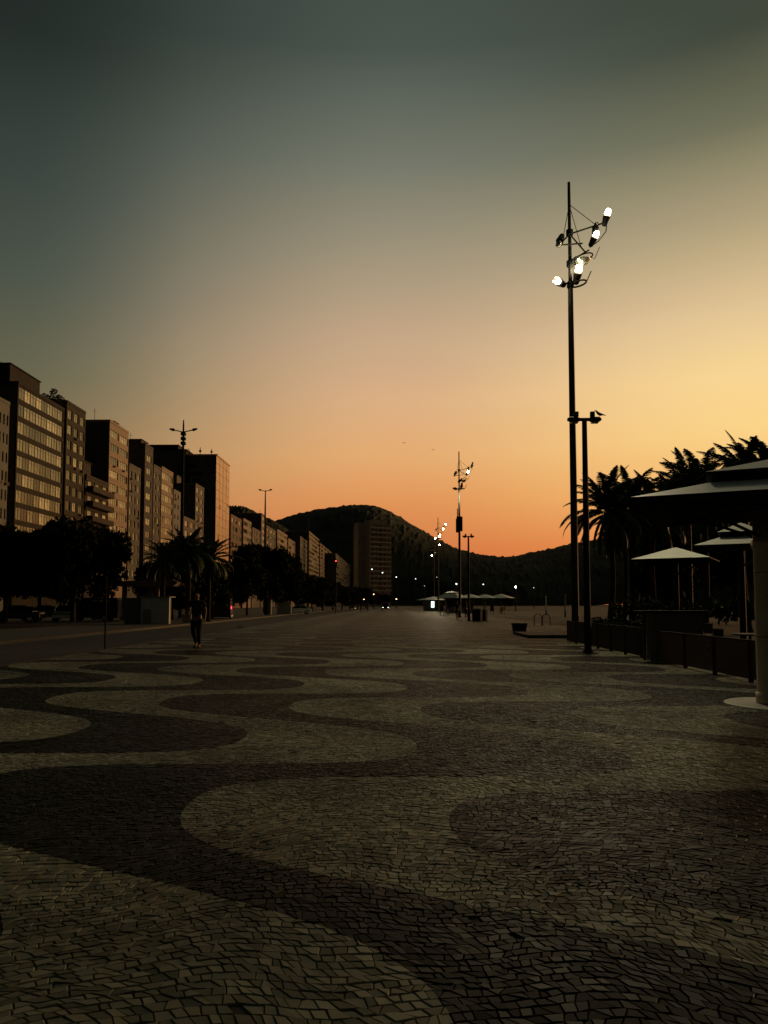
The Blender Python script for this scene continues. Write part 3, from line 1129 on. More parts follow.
# ------------------------------------------------------------------ promenade masts
def luminaire(parent, p, d, lit, size=1.0, name='floodlight', bracket=None):
    """floodlight: housing + lens. p = centre, d = axis the lens faces"""
    d = Vector(d).normalized()
    p = Vector(p)
    b = MB().tube([p - d * .30 * size, p - d * .26 * size, p - d * .05 * size, p + d * .06 * size], [.05 * size, .10 * size, .13 * size, .15 * size], 12)
    o = b.build(name, M['dark_metal'], parent, smooth=False)
    ln = MB().tube([p + d * .062 * size, p + d * .11 * size], [.075 * size, .10 * size], 14, 1)
    ln.tube([p + d * .1101 * size, p + d * .16 * size, p + d * .30 * size, p + d * .34 * size], [.10 * size, .108 * size, .095 * size, .07 * size], 14, 0)
    ln.tube([p + d * .3401 * size, p + d * .375 * size], [.07 * size, .03 * size], 14, 1)
    on = M['lamp' if lit == 1 else 'lamp_strong'] if lit else M['lens_off']
    ln.build('lens', [on, M['lamp_rim'] if lit else M['lens_off']], o, smooth=True)
    return o


def mast(px, Y, lits, label, box=False, Htop=18.05, aim=(11, 125, 0), watts=2400):
    X = on_x(px, Y)
    root = empty('promenade_mast', (X, Y, 0), 0, label, 'light mast', 'tall floodlight masts along the promenade')
    MB().lathe([(.24, 0), (.24, .06), (.15, .08), (.15, .9), (.145, .92), (.13, 6), (.115, 11), (.1, 14), (.075, 14.1), (.06, Htop - .4), (.055, Htop)], 14).build('pole', M['steel_pole'], root, smooth=False)
    for z in (16.0, 14.75, 13.9):
        MB().lathe([(.12, -.12), (.14, -.1), (.14, .1), (.12, .12)], 14, (0, 0, z)).build('collar', M['dark_metal'], root)
    J = Vector((0, 0, 15.95))
    ends = [Vector((1.42, -.15, 16.35)), Vector((.85, .85, 15.6)), Vector((-.48, -.35, 15.35)), Vector((-.3, .6, 15.4))]
    for e in ends[:3]:
        MB().tube([J, e], .032, 6).build('arm', M['dark_metal'], root)
        MB().tube([(0, 0, 17.15), J.lerp(e, .72)], .014, 5).build('stay_cable', M['dark_metal'], root)
    MB().tube([ends[0], (1.4, -.1, 16.0), (1.15, .1, 15.7), (.85, .3, 15.55)], .022, 6).build('brace', M['dark_metal'], root)
    MB().tube([(-.42, -.3, 15.36), (.45, -.2, 15.47)], .03, 6).build('reflector_tube', M['mirror'], root)
    # middle ring
    z = 14.95
    ring = [(math.cos(a) * .42 + .46, math.sin(a) * .42, z + .12 * math.cos(a)) for a in [k * math.pi / 8 - 2.6 for k in range(15)]]
    MB().tube([(0, 0, z - .3)] + ring, .028, 6).build('ring_arm', M['dark_metal'], root)
    MB().tube([(0, 0, z - .1), (.75, 0, z + .35)], .03, 6).build('arm', M['dark_metal'], root)
    MB().lathe([(.03, -.02), (.2, .06), (.3, .18), (.31, .2), (.21, .09), (.03, .01)], 14, (.48, -.05, z - .28)).build('reflector_dish', M['mirror'], root)
    MB().tube([(.80, 0, z + .1), (.96, 0, z - .02), (1.14, -.1, z + .42)], .016, 5).build('reflector_blade', M['mirror'], root)
    # lowest ring
    z = 13.95
    ring = [(math.cos(a) * .3 + .32, math.sin(a) * .3, z + .06 * math.cos(a)) for a in [k * math.pi / 8 - 2.6 for k in range(15)]]
    MB().tube([(0, 0, z - .15)] + ring, .035, 6).build('ring_arm', M['dark_metal'], root)
    MB().tube([(.6, 0, z), (.82, 0, z + .5)], .022, 5).build('reflector_blade', M['dark_metal'], root)
    MB().tube([(0, 0, z), (-.34, -.05, z + .01)], .03, 6).build('arm', M['dark_metal'], root)
    specs = [((1.40, -.15, 16.5), (.25, -.35, 1), 1.0), ((.88, -.2, 15.62), (.45, -.5, .9), .95), ((.25, -.12, 14.22), (.12, -.5, .9), 1.15),
             ((-.42, -.08, 13.96), (-.75, -.75, .03), 1.1), ((-.42, -.2, 15.6), (-.3, -.3, -.7), 1.05), ((.98, -.1, 16.1), (.3, .3, .9), .9), ((.15, .2, 14.9), (.5, .2, .6), .9)]
    for i, (p, d, s) in enumerate(specs):
        luminaire(root, p, d, (1 if Y < 50 else 2) if i in lits else 0, s)
    if box:
        b = MB().box(-.32, .32, -.35, -.12, 9.3, 10.9).box(-.36, .1, .12, .3, 9.2, 10.7).tube([(-.2, 0, 10.9), (-.2, 0, 11.8)], .06, 6)
        b.build('equipment_box', M['dark_metal'], root, bevel=.02)
    MB().box(-.09, .09, -.17, -.14, .5, .95).build('access_door', M['dark_metal'], root)
    ld = bpy.data.lights.new('beam', 'SPOT')
    ld.energy = watts
    ld.color = (1.0, .84, .52)
    ld.spot_size = R(110)
    ld.spot_blend = 1.0
    ld.shadow_soft_size = .9
    lo = link(bpy.data.objects.new('beam', ld))
    lo.parent = root
    lo.location = (.3, -.6, 13.2)
    lo.rotation_euler = (Vector((X + .3, Y - .6, 13.2)) - Vector(aim)).to_track_quat('Z', 'Y').to_euler()
    return root


mast(575.2, 28.4, {0, 1, 2, 3}, 'nearest tall mast with four lit floodlights at its top', aim=(8.5, 14, 0), watts=2600)
mast(459.8, 80, {1}, 'middle-distance mast with a dark equipment box and one lit floodlight', box=True)
mast(438.3, 141, {0, 2, 1, 3}, 'third mast in the row, lit low against the hill')
mast(434, 190, {0, 3}, 'farthest mast of the promenade row, dim before the hill')


def tlamp(px, Y, ztop, label, lit=False, group='low T-shaped lamps beside the promenade masts', sx=1.0):
    X = on_x(px, Y)
    root = empty('twin_head_lamp', (X, Y, 0), 0, label, 'street lamp', group)
    MB().lathe([(.16, 0), (.16, .05), (.11, .07), (.11, 1.1), (.105, 1.14), (.075, ztop - .1)], 12).build('pole', M['dark_metal'], root)
    MB().box(-.5 * sx, .48 * sx, -.05, .05, ztop - .1, ztop - .02).build('crossbar', M['dark_metal'], root)
    for s in (-1, 1):
        hd = MB()
        prof = [(.0, .0), (.07, .03), (.1, .12), (.11, .35), (.07, .5)]
        hd.tube([(s * .12 * sx, 0, ztop - .06), (s * .2 * sx, 0, ztop - .06), (s * .42 * sx, 0, ztop - .06), (s * .5 * sx, 0, ztop - .05)], [.04, .085, .085, .04], 10)
        o = hd.build('lamp_head', M['dark_metal'], root, smooth=True)
        MB().box(s * .24 * sx - .06, s * .24 * sx + .06, -.06, .06, ztop + .02, ztop + .17).build('sensor', M['dark_metal'], o)
        MB().box(s * .3 * sx - .1, s * .3 * sx + .1, -.06, .06, ztop - .175, ztop - .145).build('lens', M['lamp_far'] if lit else M['lens_off'], o)
    return root


T = tlamp(587.3, 21.8, 6.95, 'unlit twin-head lamp nearest the viewer, with a bird perched on its right head')
tlamp(468.8, 63.5, 7.3, 'unlit twin-head lamp beside the mast with the equipment box')


def far_lamp(px, py, Y, label, m='lamp_far', head=.5, group='small lit lamps far along the bay', poler=.09, name='street_lamp', w=None):
    head *= .52
    w = w * .7 if w else None
    p = hit_y(px, py, Y)
    root = empty(name, (p.x, Y, -.1), 0, label, 'street lamp', group)
    MB().tube([(0, 0, 0), (0, 0, p.z * .6), (0, 0, p.z)], [poler * 1.3, poler, poler * .7], 8).build('pole', M['dark_metal'], root)
    w = w or head
    h = MB().box(-w * .5, w * .5, -head * .2, head * .2, p.z + head * .3, p.z + head * .42)
    o = h.build('lamp_head', M['dark_metal'], root)
    MB().lathe([(head * .1, -head * .3), (head * .32, -head * .18), (head * .36, .05 * head), (head * .2, head * .28)], 10, (0, 0, p.z)).build('lens', M[m], o, smooth=True)
    return root


far_lamp(372, 569, 388, 'dim lit avenue lamp left of the brighter one below the hillside tower', head=1.5, w=1.5)
far_lamp(382.5, 572.5, 430, 'wide lit avenue lamp at the foot of the hillside tower', head=1.9, w=4)
far_lamp(396.3, 577, 510, 'wide lit avenue lamp right of the hillside tower', head=2.0, w=4)
far_lamp(415.6, 578.7, 540, 'faint lamp under the middle of the hill slope', head=1.6)
far_lamp(424.6, 585.5, 160, 'slim pale post lamp left of the beach kiosks', head=.32, poler=.1)
far_lamp(456.4, 583.5, 170, 'lit lamp just left of the second mast, above the kiosk', head=1.0)
far_lamp(483.3, 584, 213, 'small lit lamp above the middle of the kiosk roofs', head=.9)
far_lamp(515.6, 586.5, 150, 'brightest low white floodlight above the right end of the kiosks', 'lamp', head=.95, w=.9)
far_lamp(533.8, 587.5, 240, 'faint lamp to the right of the bright low floodlight', head=.5)
far_lamp(436.8, 577, 240, 'faint lamp in the tree behind the left kiosk', head=.6)
far_lamp(364, 599, 190, 'orange lamp low over the road at the end of the tree row', 'lamp_warm', head=.6, group='warm lamps at the bend')
far_lamp(373.7, 594, 215, 'upper orange lamp at the bend of the road', 'lamp_warm', head=.75, group='warm lamps at the bend')
far_lamp(396.4, 598.8, 235, 'rightmost orange lamp at the bend of the road', 'lamp_warm', head=.9, group='warm lamps at the bend')
far_lamp(5.5, 588, 62, 'tiny white lamp low under the trees at the left edge', 'lamp_far', head=.14, poler=.04, group='warm lamps at the bend')


def avenue_mast(px, ytop, Y, label, arms=1.3):
    p = hit_y(px, ytop, Y)
    H = p.z
    root = empty('avenue_mast', (p.x, Y, 0), 0, label, 'light mast', 'very tall masts on the avenue median')
    MB().lathe([(.3, 0), (.3, .1), (.22, .12), (.2, 6), (.17, 12), (.13, H - 3), (.09, H - .6), (.06, H)], 12).build('pole', M['dark_metal'], root)
    za = H - 1.15 if arms > 1.1 else H - .1
    for s in (-1, 1):
        MB().tube([(0, 0, za - .15), (s * arms * .5, 0, za), (s * arms * .95, 0, za + .12)], .06, 6).build('arm', M['dark_metal'], root)
        MB().tube([(s * arms * .72, 0, za + .05), (s * arms * .82, 0, za + .1), (s * arms * 1.15, 0, za + .2)], [.07, .17, .08], 8).build('lamp_head', M['dark_metal'], root, smooth=True)
    if arms > 1.1:
        for z in (H - 1.5, H - 2.0, H - 2.5):
            MB().box(-.24, .24, -.24, .24, z - .17, z + .17).build('projector', M['dark_metal'], root, bevel=.05)
    return root


avenue_mast(183.6, 420, 77, 'nearest avenue mast with two long arms above the apartment roofs', 1.28)
avenue_mast(265.4, 490, 126, 'second avenue mast with short crossbar below the hill on the left', 1.0)
avenue_mast(308, 516, 189, 'third avenue mast standing before the end of the apartment row', .9)


# ------------------------------------------------------------------ kiosks
def canopy_mesh(Ro, ze, Ri, zi, seg=8, rot=0, th=.05, mi=(0, 1)):
    m = MB()
    def ring(Rr, z):
        return [(Rr * math.cos(rot + 2 * math.pi * k / seg), Rr * math.sin(rot + 2 * math.pi * k / seg), z) for k in range(seg)]
    m.add(ring(Ro, ze) + ring(Ri, zi), [(k, (k + 1) % seg, seg + (k + 1) % seg, seg + k) for k in range(seg)] + [tuple(range(seg, 2 * seg))], mi[0])
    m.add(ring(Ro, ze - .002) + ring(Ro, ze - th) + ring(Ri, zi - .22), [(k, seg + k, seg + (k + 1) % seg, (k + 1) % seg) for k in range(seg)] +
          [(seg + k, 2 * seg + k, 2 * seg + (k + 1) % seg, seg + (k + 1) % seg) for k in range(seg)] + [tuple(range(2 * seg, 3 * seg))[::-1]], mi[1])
    return m


def kiosk_umbrella(loc, Ro, ze, label, rot=R(200), near=False, two=True, rise=.27, group='canopies of the kiosk terrace', seg=4):
    root = empty('kiosk_canopy', loc, 0, label, 'canopy', group)
    mats_ = [M['canopy'], M['canopy_edge']]
    ri = Ro * .46 if two else .05
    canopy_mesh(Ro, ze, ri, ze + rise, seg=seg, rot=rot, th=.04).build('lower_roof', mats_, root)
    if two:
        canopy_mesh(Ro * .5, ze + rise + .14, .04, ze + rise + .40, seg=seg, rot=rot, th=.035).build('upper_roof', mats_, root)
        MB().lathe([(Ro * .36, ze + rise - .2), (Ro * .36, ze + rise + .15)], 8).build('vent_collar', M['canopy_edge'], root)
    fr = MB()
    for k in range(seg):
        a = rot + 2 * math.pi * k / seg
        fr.tube([(0, 0, ze - .55), (math.cos(a) * Ro * .55, math.sin(a) * Ro * .55, ze - .09)], .022, 6)
        fr.tube([(0, 0, ze + .0), (math.cos(a) * Ro * .93, math.sin(a) * Ro * .93, ze - .07)], .022, 6)
    fr.build('rib_frame', M['dark_metal'], root)
    if near:
        col = MB().lathe([(.325, .02), (.335, .03), (.335, .16), (.322, .17), (.315, .19), (.315, ze - .62), (.34, ze - .58), (.34, ze - .50), (.315, ze - .48), (.315, ze - .1)], 40)
        c = col.build('column', M['stainless'], root, smooth=False)
        c.data.polygons.foreach_set('use_smooth', [True] * len(c.data.polygons))
        for zz in (.95, 1.85):
            MB().lathe([(.3162, -.004), (.3162, .004)], 40, (0, 0, zz), cap=False).build('seam', M['dark_metal'], c)
        rv = MB()
        for q in range(15):
            a = R(200)
            rv.tube([(math.cos(a) * .314, math.sin(a) * .314, .3 + q * .13), (math.cos(a) * .321, math.sin(a) * .321, .3 + q * .13)], .006, 6)
        rv.build('rivet_row', M['mirror'], c)
        MB().lathe([(.74, 0), (.75, .004), (.75, .012), (.73, .02)], 48).build('base_disc', mat('disc_concrete', (.42, .41, .33), .6, var=.1), root)
    else:
        MB().lathe([(.10, 0), (.09, .05), (.075, ze - .1)], 12).build('column', M['dark_metal'], root)
    return root


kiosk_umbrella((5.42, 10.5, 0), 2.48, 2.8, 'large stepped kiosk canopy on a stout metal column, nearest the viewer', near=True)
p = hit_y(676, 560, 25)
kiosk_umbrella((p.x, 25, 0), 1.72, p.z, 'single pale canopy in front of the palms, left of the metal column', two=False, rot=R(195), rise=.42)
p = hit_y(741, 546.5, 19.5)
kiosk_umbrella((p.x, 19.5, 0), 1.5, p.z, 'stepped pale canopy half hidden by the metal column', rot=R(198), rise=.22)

# terrace fence of low panels
root = empty('terrace_fence', (6.42, 12, 0), 0, 'low dark red panel fence with a round emblem along the near terrace', 'fence', 'fences of the kiosk terrace')
y = 0.0
for k in range(4):
    MB().box(-.02, .02, y + .03, y + 1.47, .06, .74).build('panel', M['red_panel'], root, bevel=.008)
    MB().box(-.03, .03, y + .02, y + 1.48, .743, .765).build('top_rail', M['dark_metal'], root)
    MB().box(-.035, .035, y - .03, y + .03, 0, .762).build('post', M['dark_metal'], root)
    y += 1.5
em = MB()
em.tube([(-.024, 3.2 + math.sin(a) * .11, .52 + math.cos(a) * .15) for a in [k * math.pi / 10 for k in range(21)]], .008, 5)
em.tube([(-.024, 3.2, .44), (-.024, 3.2, .6)], .014, 5)
em.tube([(-.024, 3.14, .56), (-.024, 3.26, .56)], .012, 5)
em.build('emblem', M['conc'], root)
root = empty('terrace_fence', (6.5, 19.6, 0), 0, 'plain black panel fence running back to the tall mast', 'fence', 'fences of the kiosk terrace')
y = 0.0
for k in range(6):
    MB().box(-.02, .02, y + .03, y + 1.36, .05, .80).build('panel', M['black_plastic'], root, bevel=.008)
    MB().box(-.035, .035, y - .035, y + .02, 0, .80).build('post', M['dark_metal'], root)
    y += 1.4
for i, Y in enumerate((18.35, 18.9)):
    pass
root = empty('service_counter', (6.62, 18.5, 0), 0, 'pale grey serving counter at the gap in the terrace fence', 'counter')
MB().box(-.2, 1.0, -.1, .5, .0, 1.2).build('cabinet', mat('counter_paint', (.06, .06, .05), .6), root, bevel=.01)
MB().box(-.5, 1.2, -.2, .6, 1.203, 1.25).build('worktop', M['dark_metal'], root, bevel=.01)
MB().box(-.203, -.2, 0, .4, .2, 1.0).build('door', M['conc_dark'], root)
for s in (0, .55):
    MB().box(-.32, -.24, s - .15, s - .09, 0, 1.2).build('leg', M['conc_dark'], root)


# terrace chairs and tables
def chair_parts(root):
    MB().box(-.21, .21, -.21, .21, .43, .46).build('seat', M['black_plastic'], root, bevel=.01)
    MB().box(-.2, .2, .19, .22, .56, .86).build('backrest', M['black_plastic'], root, bevel=.01)
    for sx in (-1, 1):
        MB().tube([(sx * .2, -.2, 0), (sx * .18, -.18, .43)], .014, 6).build('leg', M['dark_metal'], root)
        MB().tube([(sx * .2, .23, 0), (sx * .18, .2, .45), (sx * .19, .215, .86)], .014, 6).build('leg', M['dark_metal'], root)


def table_parts(root):
    MB().lathe([(.36, .71), (.375, .72), (.375, .74), (.36, .75)], 20).build('tabletop', M['conc_dark'], root)
    MB().lathe([(.22, 0), (.22, .02), (.03, .04), (.03, .71)], 14).build('pedestal', M['dark_metal'], root)


c0 = empty('terrace_chair', (7.5, 14, 0), R(100), 'black terrace chair behind the emblem panel', 'chair', 'black chairs on the kiosk terrace')
chair_parts(c0)
t0 = empty('terrace_table', (8.2, 14.1, 0), 0, 'round table nearest the metal column', 'table', 'round tables on the kiosk terrace')
table_parts(t0)
for i, (x, y, rz, lb) in enumerate(((8.9, 14.4, 250, 'black terrace chair on the beach side of the nearest table'), (7.4, 16.6, 95, 'black terrace chair behind the far end of the red fence'),
                                    (8.6, 16.9, 265, 'black terrace chair facing the far end of the red fence'), (7.5, 21.3, 80, 'black terrace chair just past the serving counter'),
                                    (8.9, 21.6, 280, 'black terrace chair under the middle canopy'), (7.4, 23.8, 100, 'black terrace chair behind the plain black fence'),
                                    (8.6, 24.2, 255, 'black terrace chair by the table furthest along the fence'))):
    c = copy_tree(c0)
    c.location = (x, y, 0)
    c.rotation_euler = (0, 0, R(rz))
    c['label'] = lb
for (x, y, lb) in ((8.0, 16.8, 'round table behind the far end of the red fence'), (8.2, 21.4, 'round table just past the serving counter'), (8.0, 24, 'round table furthest along the black fence')):
    c = copy_tree(t0)
    c.location = (x, y, 0)
    c['label'] = lb
# hedge tops seen over the fence
V, Fq = leaf_cloud([(x_ * .3, 0, .62 + .06 * math.sin(x_ * 2.1)) for x_ in range(20)], [.27] * 20, 2600, .07, 71)
V[:, 2] = np.maximum(V[:, 2], .05)
hd = link(bpy.data.objects.new('terrace_hedge', np_mesh('terrace_hedge', V, Fq, M['leaf'])))
hd.location = (7.0, 20, .1)
hd.rotation_euler = (0, 0, R(90))
tag(hd, 'dark clipped hedge behind the plain black fence', 'hedge')

h2 = link(bpy.data.objects.new('terrace_hedge', hd.data))
h2.location = (8.2, 27.2, .1)
h2.scale = (1.15, 1.3, 1.75)
tag(h2, 'tall dark hedge at the back of the terrace, under the rear canopies', 'hedge')
hd['group'] = h2['group'] = 'hedges of the kiosk terrace'

# slim steel post and volleyball posts on the sand
for (px, Y, z, rr_, lb) in ((691.5, 30, 4.95, .06, 'slim steel post between the two pale canopies'),):
    root = empty('steel_post', (on_x(px, Y), Y, 0), 0, lb, 'post')
    MB().tube([(0, 0, 0), (0, 0, z)], rr_, 10).build('pole', M['steel_pole'], root)
    MB().lathe([(.09, 0), (.09, .12), (.02, .18)], 10, (0, 0, z)).build('cap', M['dark_metal'], root)
gp = 'volleyball posts on the sand'
for (px, Y, z, lb) in ((565, 82, 2.6, 'leftmost volleyball post on the sand, next to the tall mast'), (639, 74, 2.6, 'volleyball post behind the first palm trunk'), (653, 74, 2.6, 'volleyball post between two palm trunks'),
                       (546, 96, 2.6, 'distant volleyball post above the cycle racks'), (673, 80, 2.6, 'volleyball post under the middle canopy'), (709, 84, 2.4, 'volleyball post right of the slim steel post')):
    root = empty('volleyball_post', (on_x(px, Y), Y, -.1), 0, lb, 'post', gp)
    MB().tube([(0, 0, 0), (0, 0, z)], .07, 8).build('pole', M['conc'], root)
    MB().box(-.08, .08, -.08, .08, 0, .8).build('padding', M['conc_dark'], root)

# low black bin/bench block
root = empty('planter_box', (on_x(519, 37.7), 37.7, 0), 0, 'low black tapered planter box standing alone on the mosaic', 'planter')
m = MB()
m.add([(-.30, -.2, 0), (.30, -.2, 0), (.30, .2, 0), (-.30, .2, 0), (-.36, -.25, .40), (.36, -.25, .40), (.36, .25, .40), (-.36, .25, .40)],
      [(3, 2, 1, 0), (4, 5, 6, 7), (0, 1, 5, 4), (1, 2, 6, 5), (2, 3, 7, 6), (3, 0, 4, 7)])
m.build('box', M['black_plastic'], root, bevel=.01)
MB().box(-.38, .38, -.27, .27, .403, .46).build('rim', M['black_plastic'], root, bevel=.01)
# cycle racks
for (px, lb) in ((537.8, 'left hoop of the pair of cycle racks'), (546, 'right hoop of the pair of cycle racks')):
    root = empty('cycle_rack', (on_x(px, 50.5), 50.5, 0), 0, lb, 'cycle rack', 'cycle racks')
    MB().tube([(-.26, 0, 0), (-.26, 0, .45), (-.2, 0, .66), (-.08, 0, .76), (.08, 0, .76), (.2, 0, .66), (.26, 0, .45), (.26, 0, 0)], .03, 8).build('hoop', M['dark_metal'], root)
    for s in (-1, 1):
        MB().lathe([(.08, 0), (.08, .01)], 12, (s * .26, 0, 0)).build('foot_plate', M['dark_metal'], root)
root = empty('timber_deck', (on_x(548, 32), 33, 0), 0, 'low dark deck step at the edge of the sand', 'deck')
MB().box(-1.0, 2.3, -1.8, 2.2, .0, .12).build('platform', M['black_plastic'], root, bevel=.01)

# ------------------------------------------------------------------ far kiosks
gp = 'canopies of the distant beach kiosks'


def far_canopy(px, Y, Ro, ze, rise, label, two=True):
    return kiosk_umbrella((on_x(px, Y), Y, 0), Ro, ze, label, two=two, rise=rise, group=gp)


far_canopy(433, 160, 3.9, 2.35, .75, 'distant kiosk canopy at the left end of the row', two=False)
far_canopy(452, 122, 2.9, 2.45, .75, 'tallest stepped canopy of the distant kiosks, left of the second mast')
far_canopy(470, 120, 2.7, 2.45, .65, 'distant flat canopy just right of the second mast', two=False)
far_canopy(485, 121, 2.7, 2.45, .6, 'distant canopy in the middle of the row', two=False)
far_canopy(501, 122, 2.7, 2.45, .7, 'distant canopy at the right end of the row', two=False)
root = empty('beach_kiosk', (on_x(434, 158), 158, 0), 0, 'small dark beach kiosk with a lit white panel', 'kiosk')
MB().box(-2.2, 1.6, 0, 2.5, 0, 2.2).build('wall', M['conc_dark'], root, bevel=.03)
MB().box(-.6, .05, -.06, -.003, .75, 2.05).build('lit_panel', mat('lit_panel_glass', (.8, .9, .85), .4, emit=(.75, 1, .9), es=2.2, var=0), root)
MB().box(-2.3, 1.7, -.1, 2.6, 2.2, 2.3).build('roof', M['dark_metal'], root)
root = empty('beach_kiosk', (on_x(465, 124), 124, 0), 0, 'longer pale-fronted beach kiosk under the stepped canopies', 'kiosk')
MB().box(-3.2, 1.4, 0, 2.5, 0, 2.2).build('wall', mat('kiosk_front', (.10, .09, .07), .7), root, bevel=.03)
MB().box(-2.8, 1.0, -.05, -.003, 1.0, 1.9).build('serving_hatch', M['car_glass'], root)
MB().box(-3.3, 1.5, -.1, 2.6, 2.2, 2.3).build('roof', M['dark_metal'], root)
for i, (px, Y, lb) in enumerate(((442, 95, 'stacked dark chairs left of the second mast'), (446, 92, 'second pile of dark chairs by the distant kiosk'), (450, 96, 'pile of dark chairs right beside the kiosk front'),
                                 (492, 104, 'dark chairs piled under the middle distant canopy'), (502, 104, 'dark chairs piled under the right distant canopy'))):
    c = empty('chair_stack', (on_x(px, Y), Y, 0), i, lb, 'chair stack', 'chair stacks by the distant kiosks')
    for q in range(3):
        MB().box(-.24, .24, -.24, .24, .4 + q * .14, .44 + q * .14).build('seat', M['black_plastic'], c)
        MB().box(-.24, .24, .2, .24, .5 + q * .14, .95 + q * .14).build('backrest', M['black_plastic'], c)
    for sx in (-1, 1):
        for sy in (-1, 1):
            MB().tube([(sx * .24, sy * .24, 0), (sx * .22, sy * .2, .9)], .03, 5).build('leg', M['black_plastic'], c)
for (px, Y, w_, h_, lb) in ((477, 62, .42, 1.05, 'square dark litter bin right of the second mast'), (482, 64, .5, 1.0, 'wider dark litter bin beside the square one')):
    c = empty('litter_bin', (on_x(px, Y), Y, 0), 0, lb, 'bin', 'litter bins by the second mast')
    MB().lathe([(w_ * .8, 0), (w_, .05), (w_ * 1.02, h_ * .85)], 12).build('body', M['black_plastic'], c)
    MB().lathe([(w_ * 1.06, h_ * .86), (w_ * 1.06, h_ * .92), (w_ * .6, h_)], 12).build('lid', M['dark_metal'], c)


# ------------------------------------------------------------------ people
def skin_obj(name, nodes, edges, m, parent, sub=2, root_i=0):
    me = bpy.data.meshes.new(name)
    me.from_pydata([n[:3] for n in nodes], edges, [])
    me.materials.append(m)
    o = link(bpy.data.objects.new(name, me))
    o.parent = parent
    md_ = o.modifiers.new('skin', 'SKIN')
    md_.use_smooth_shade = True
    lay = me.skin_vertices[0].data if me.skin_vertices else None
    if lay is None:
        bpy.context.view_layer.update()
        with bpy.context.temp_override(object=o, active_object=o):
            bpy.ops.mesh.customdata_skin_add()
        lay = me.skin_vertices[0].data
    for i, n in enumerate(nodes):
        rr = n[3]
        lay[i].radius = rr if isinstance(rr, tuple) else (rr, rr)
        lay[i].use_root = (i == root_i)
    s = o.modifiers.new('sub', 'SUBSURF')
    s.levels = sub
    s.render_levels = sub
    return o


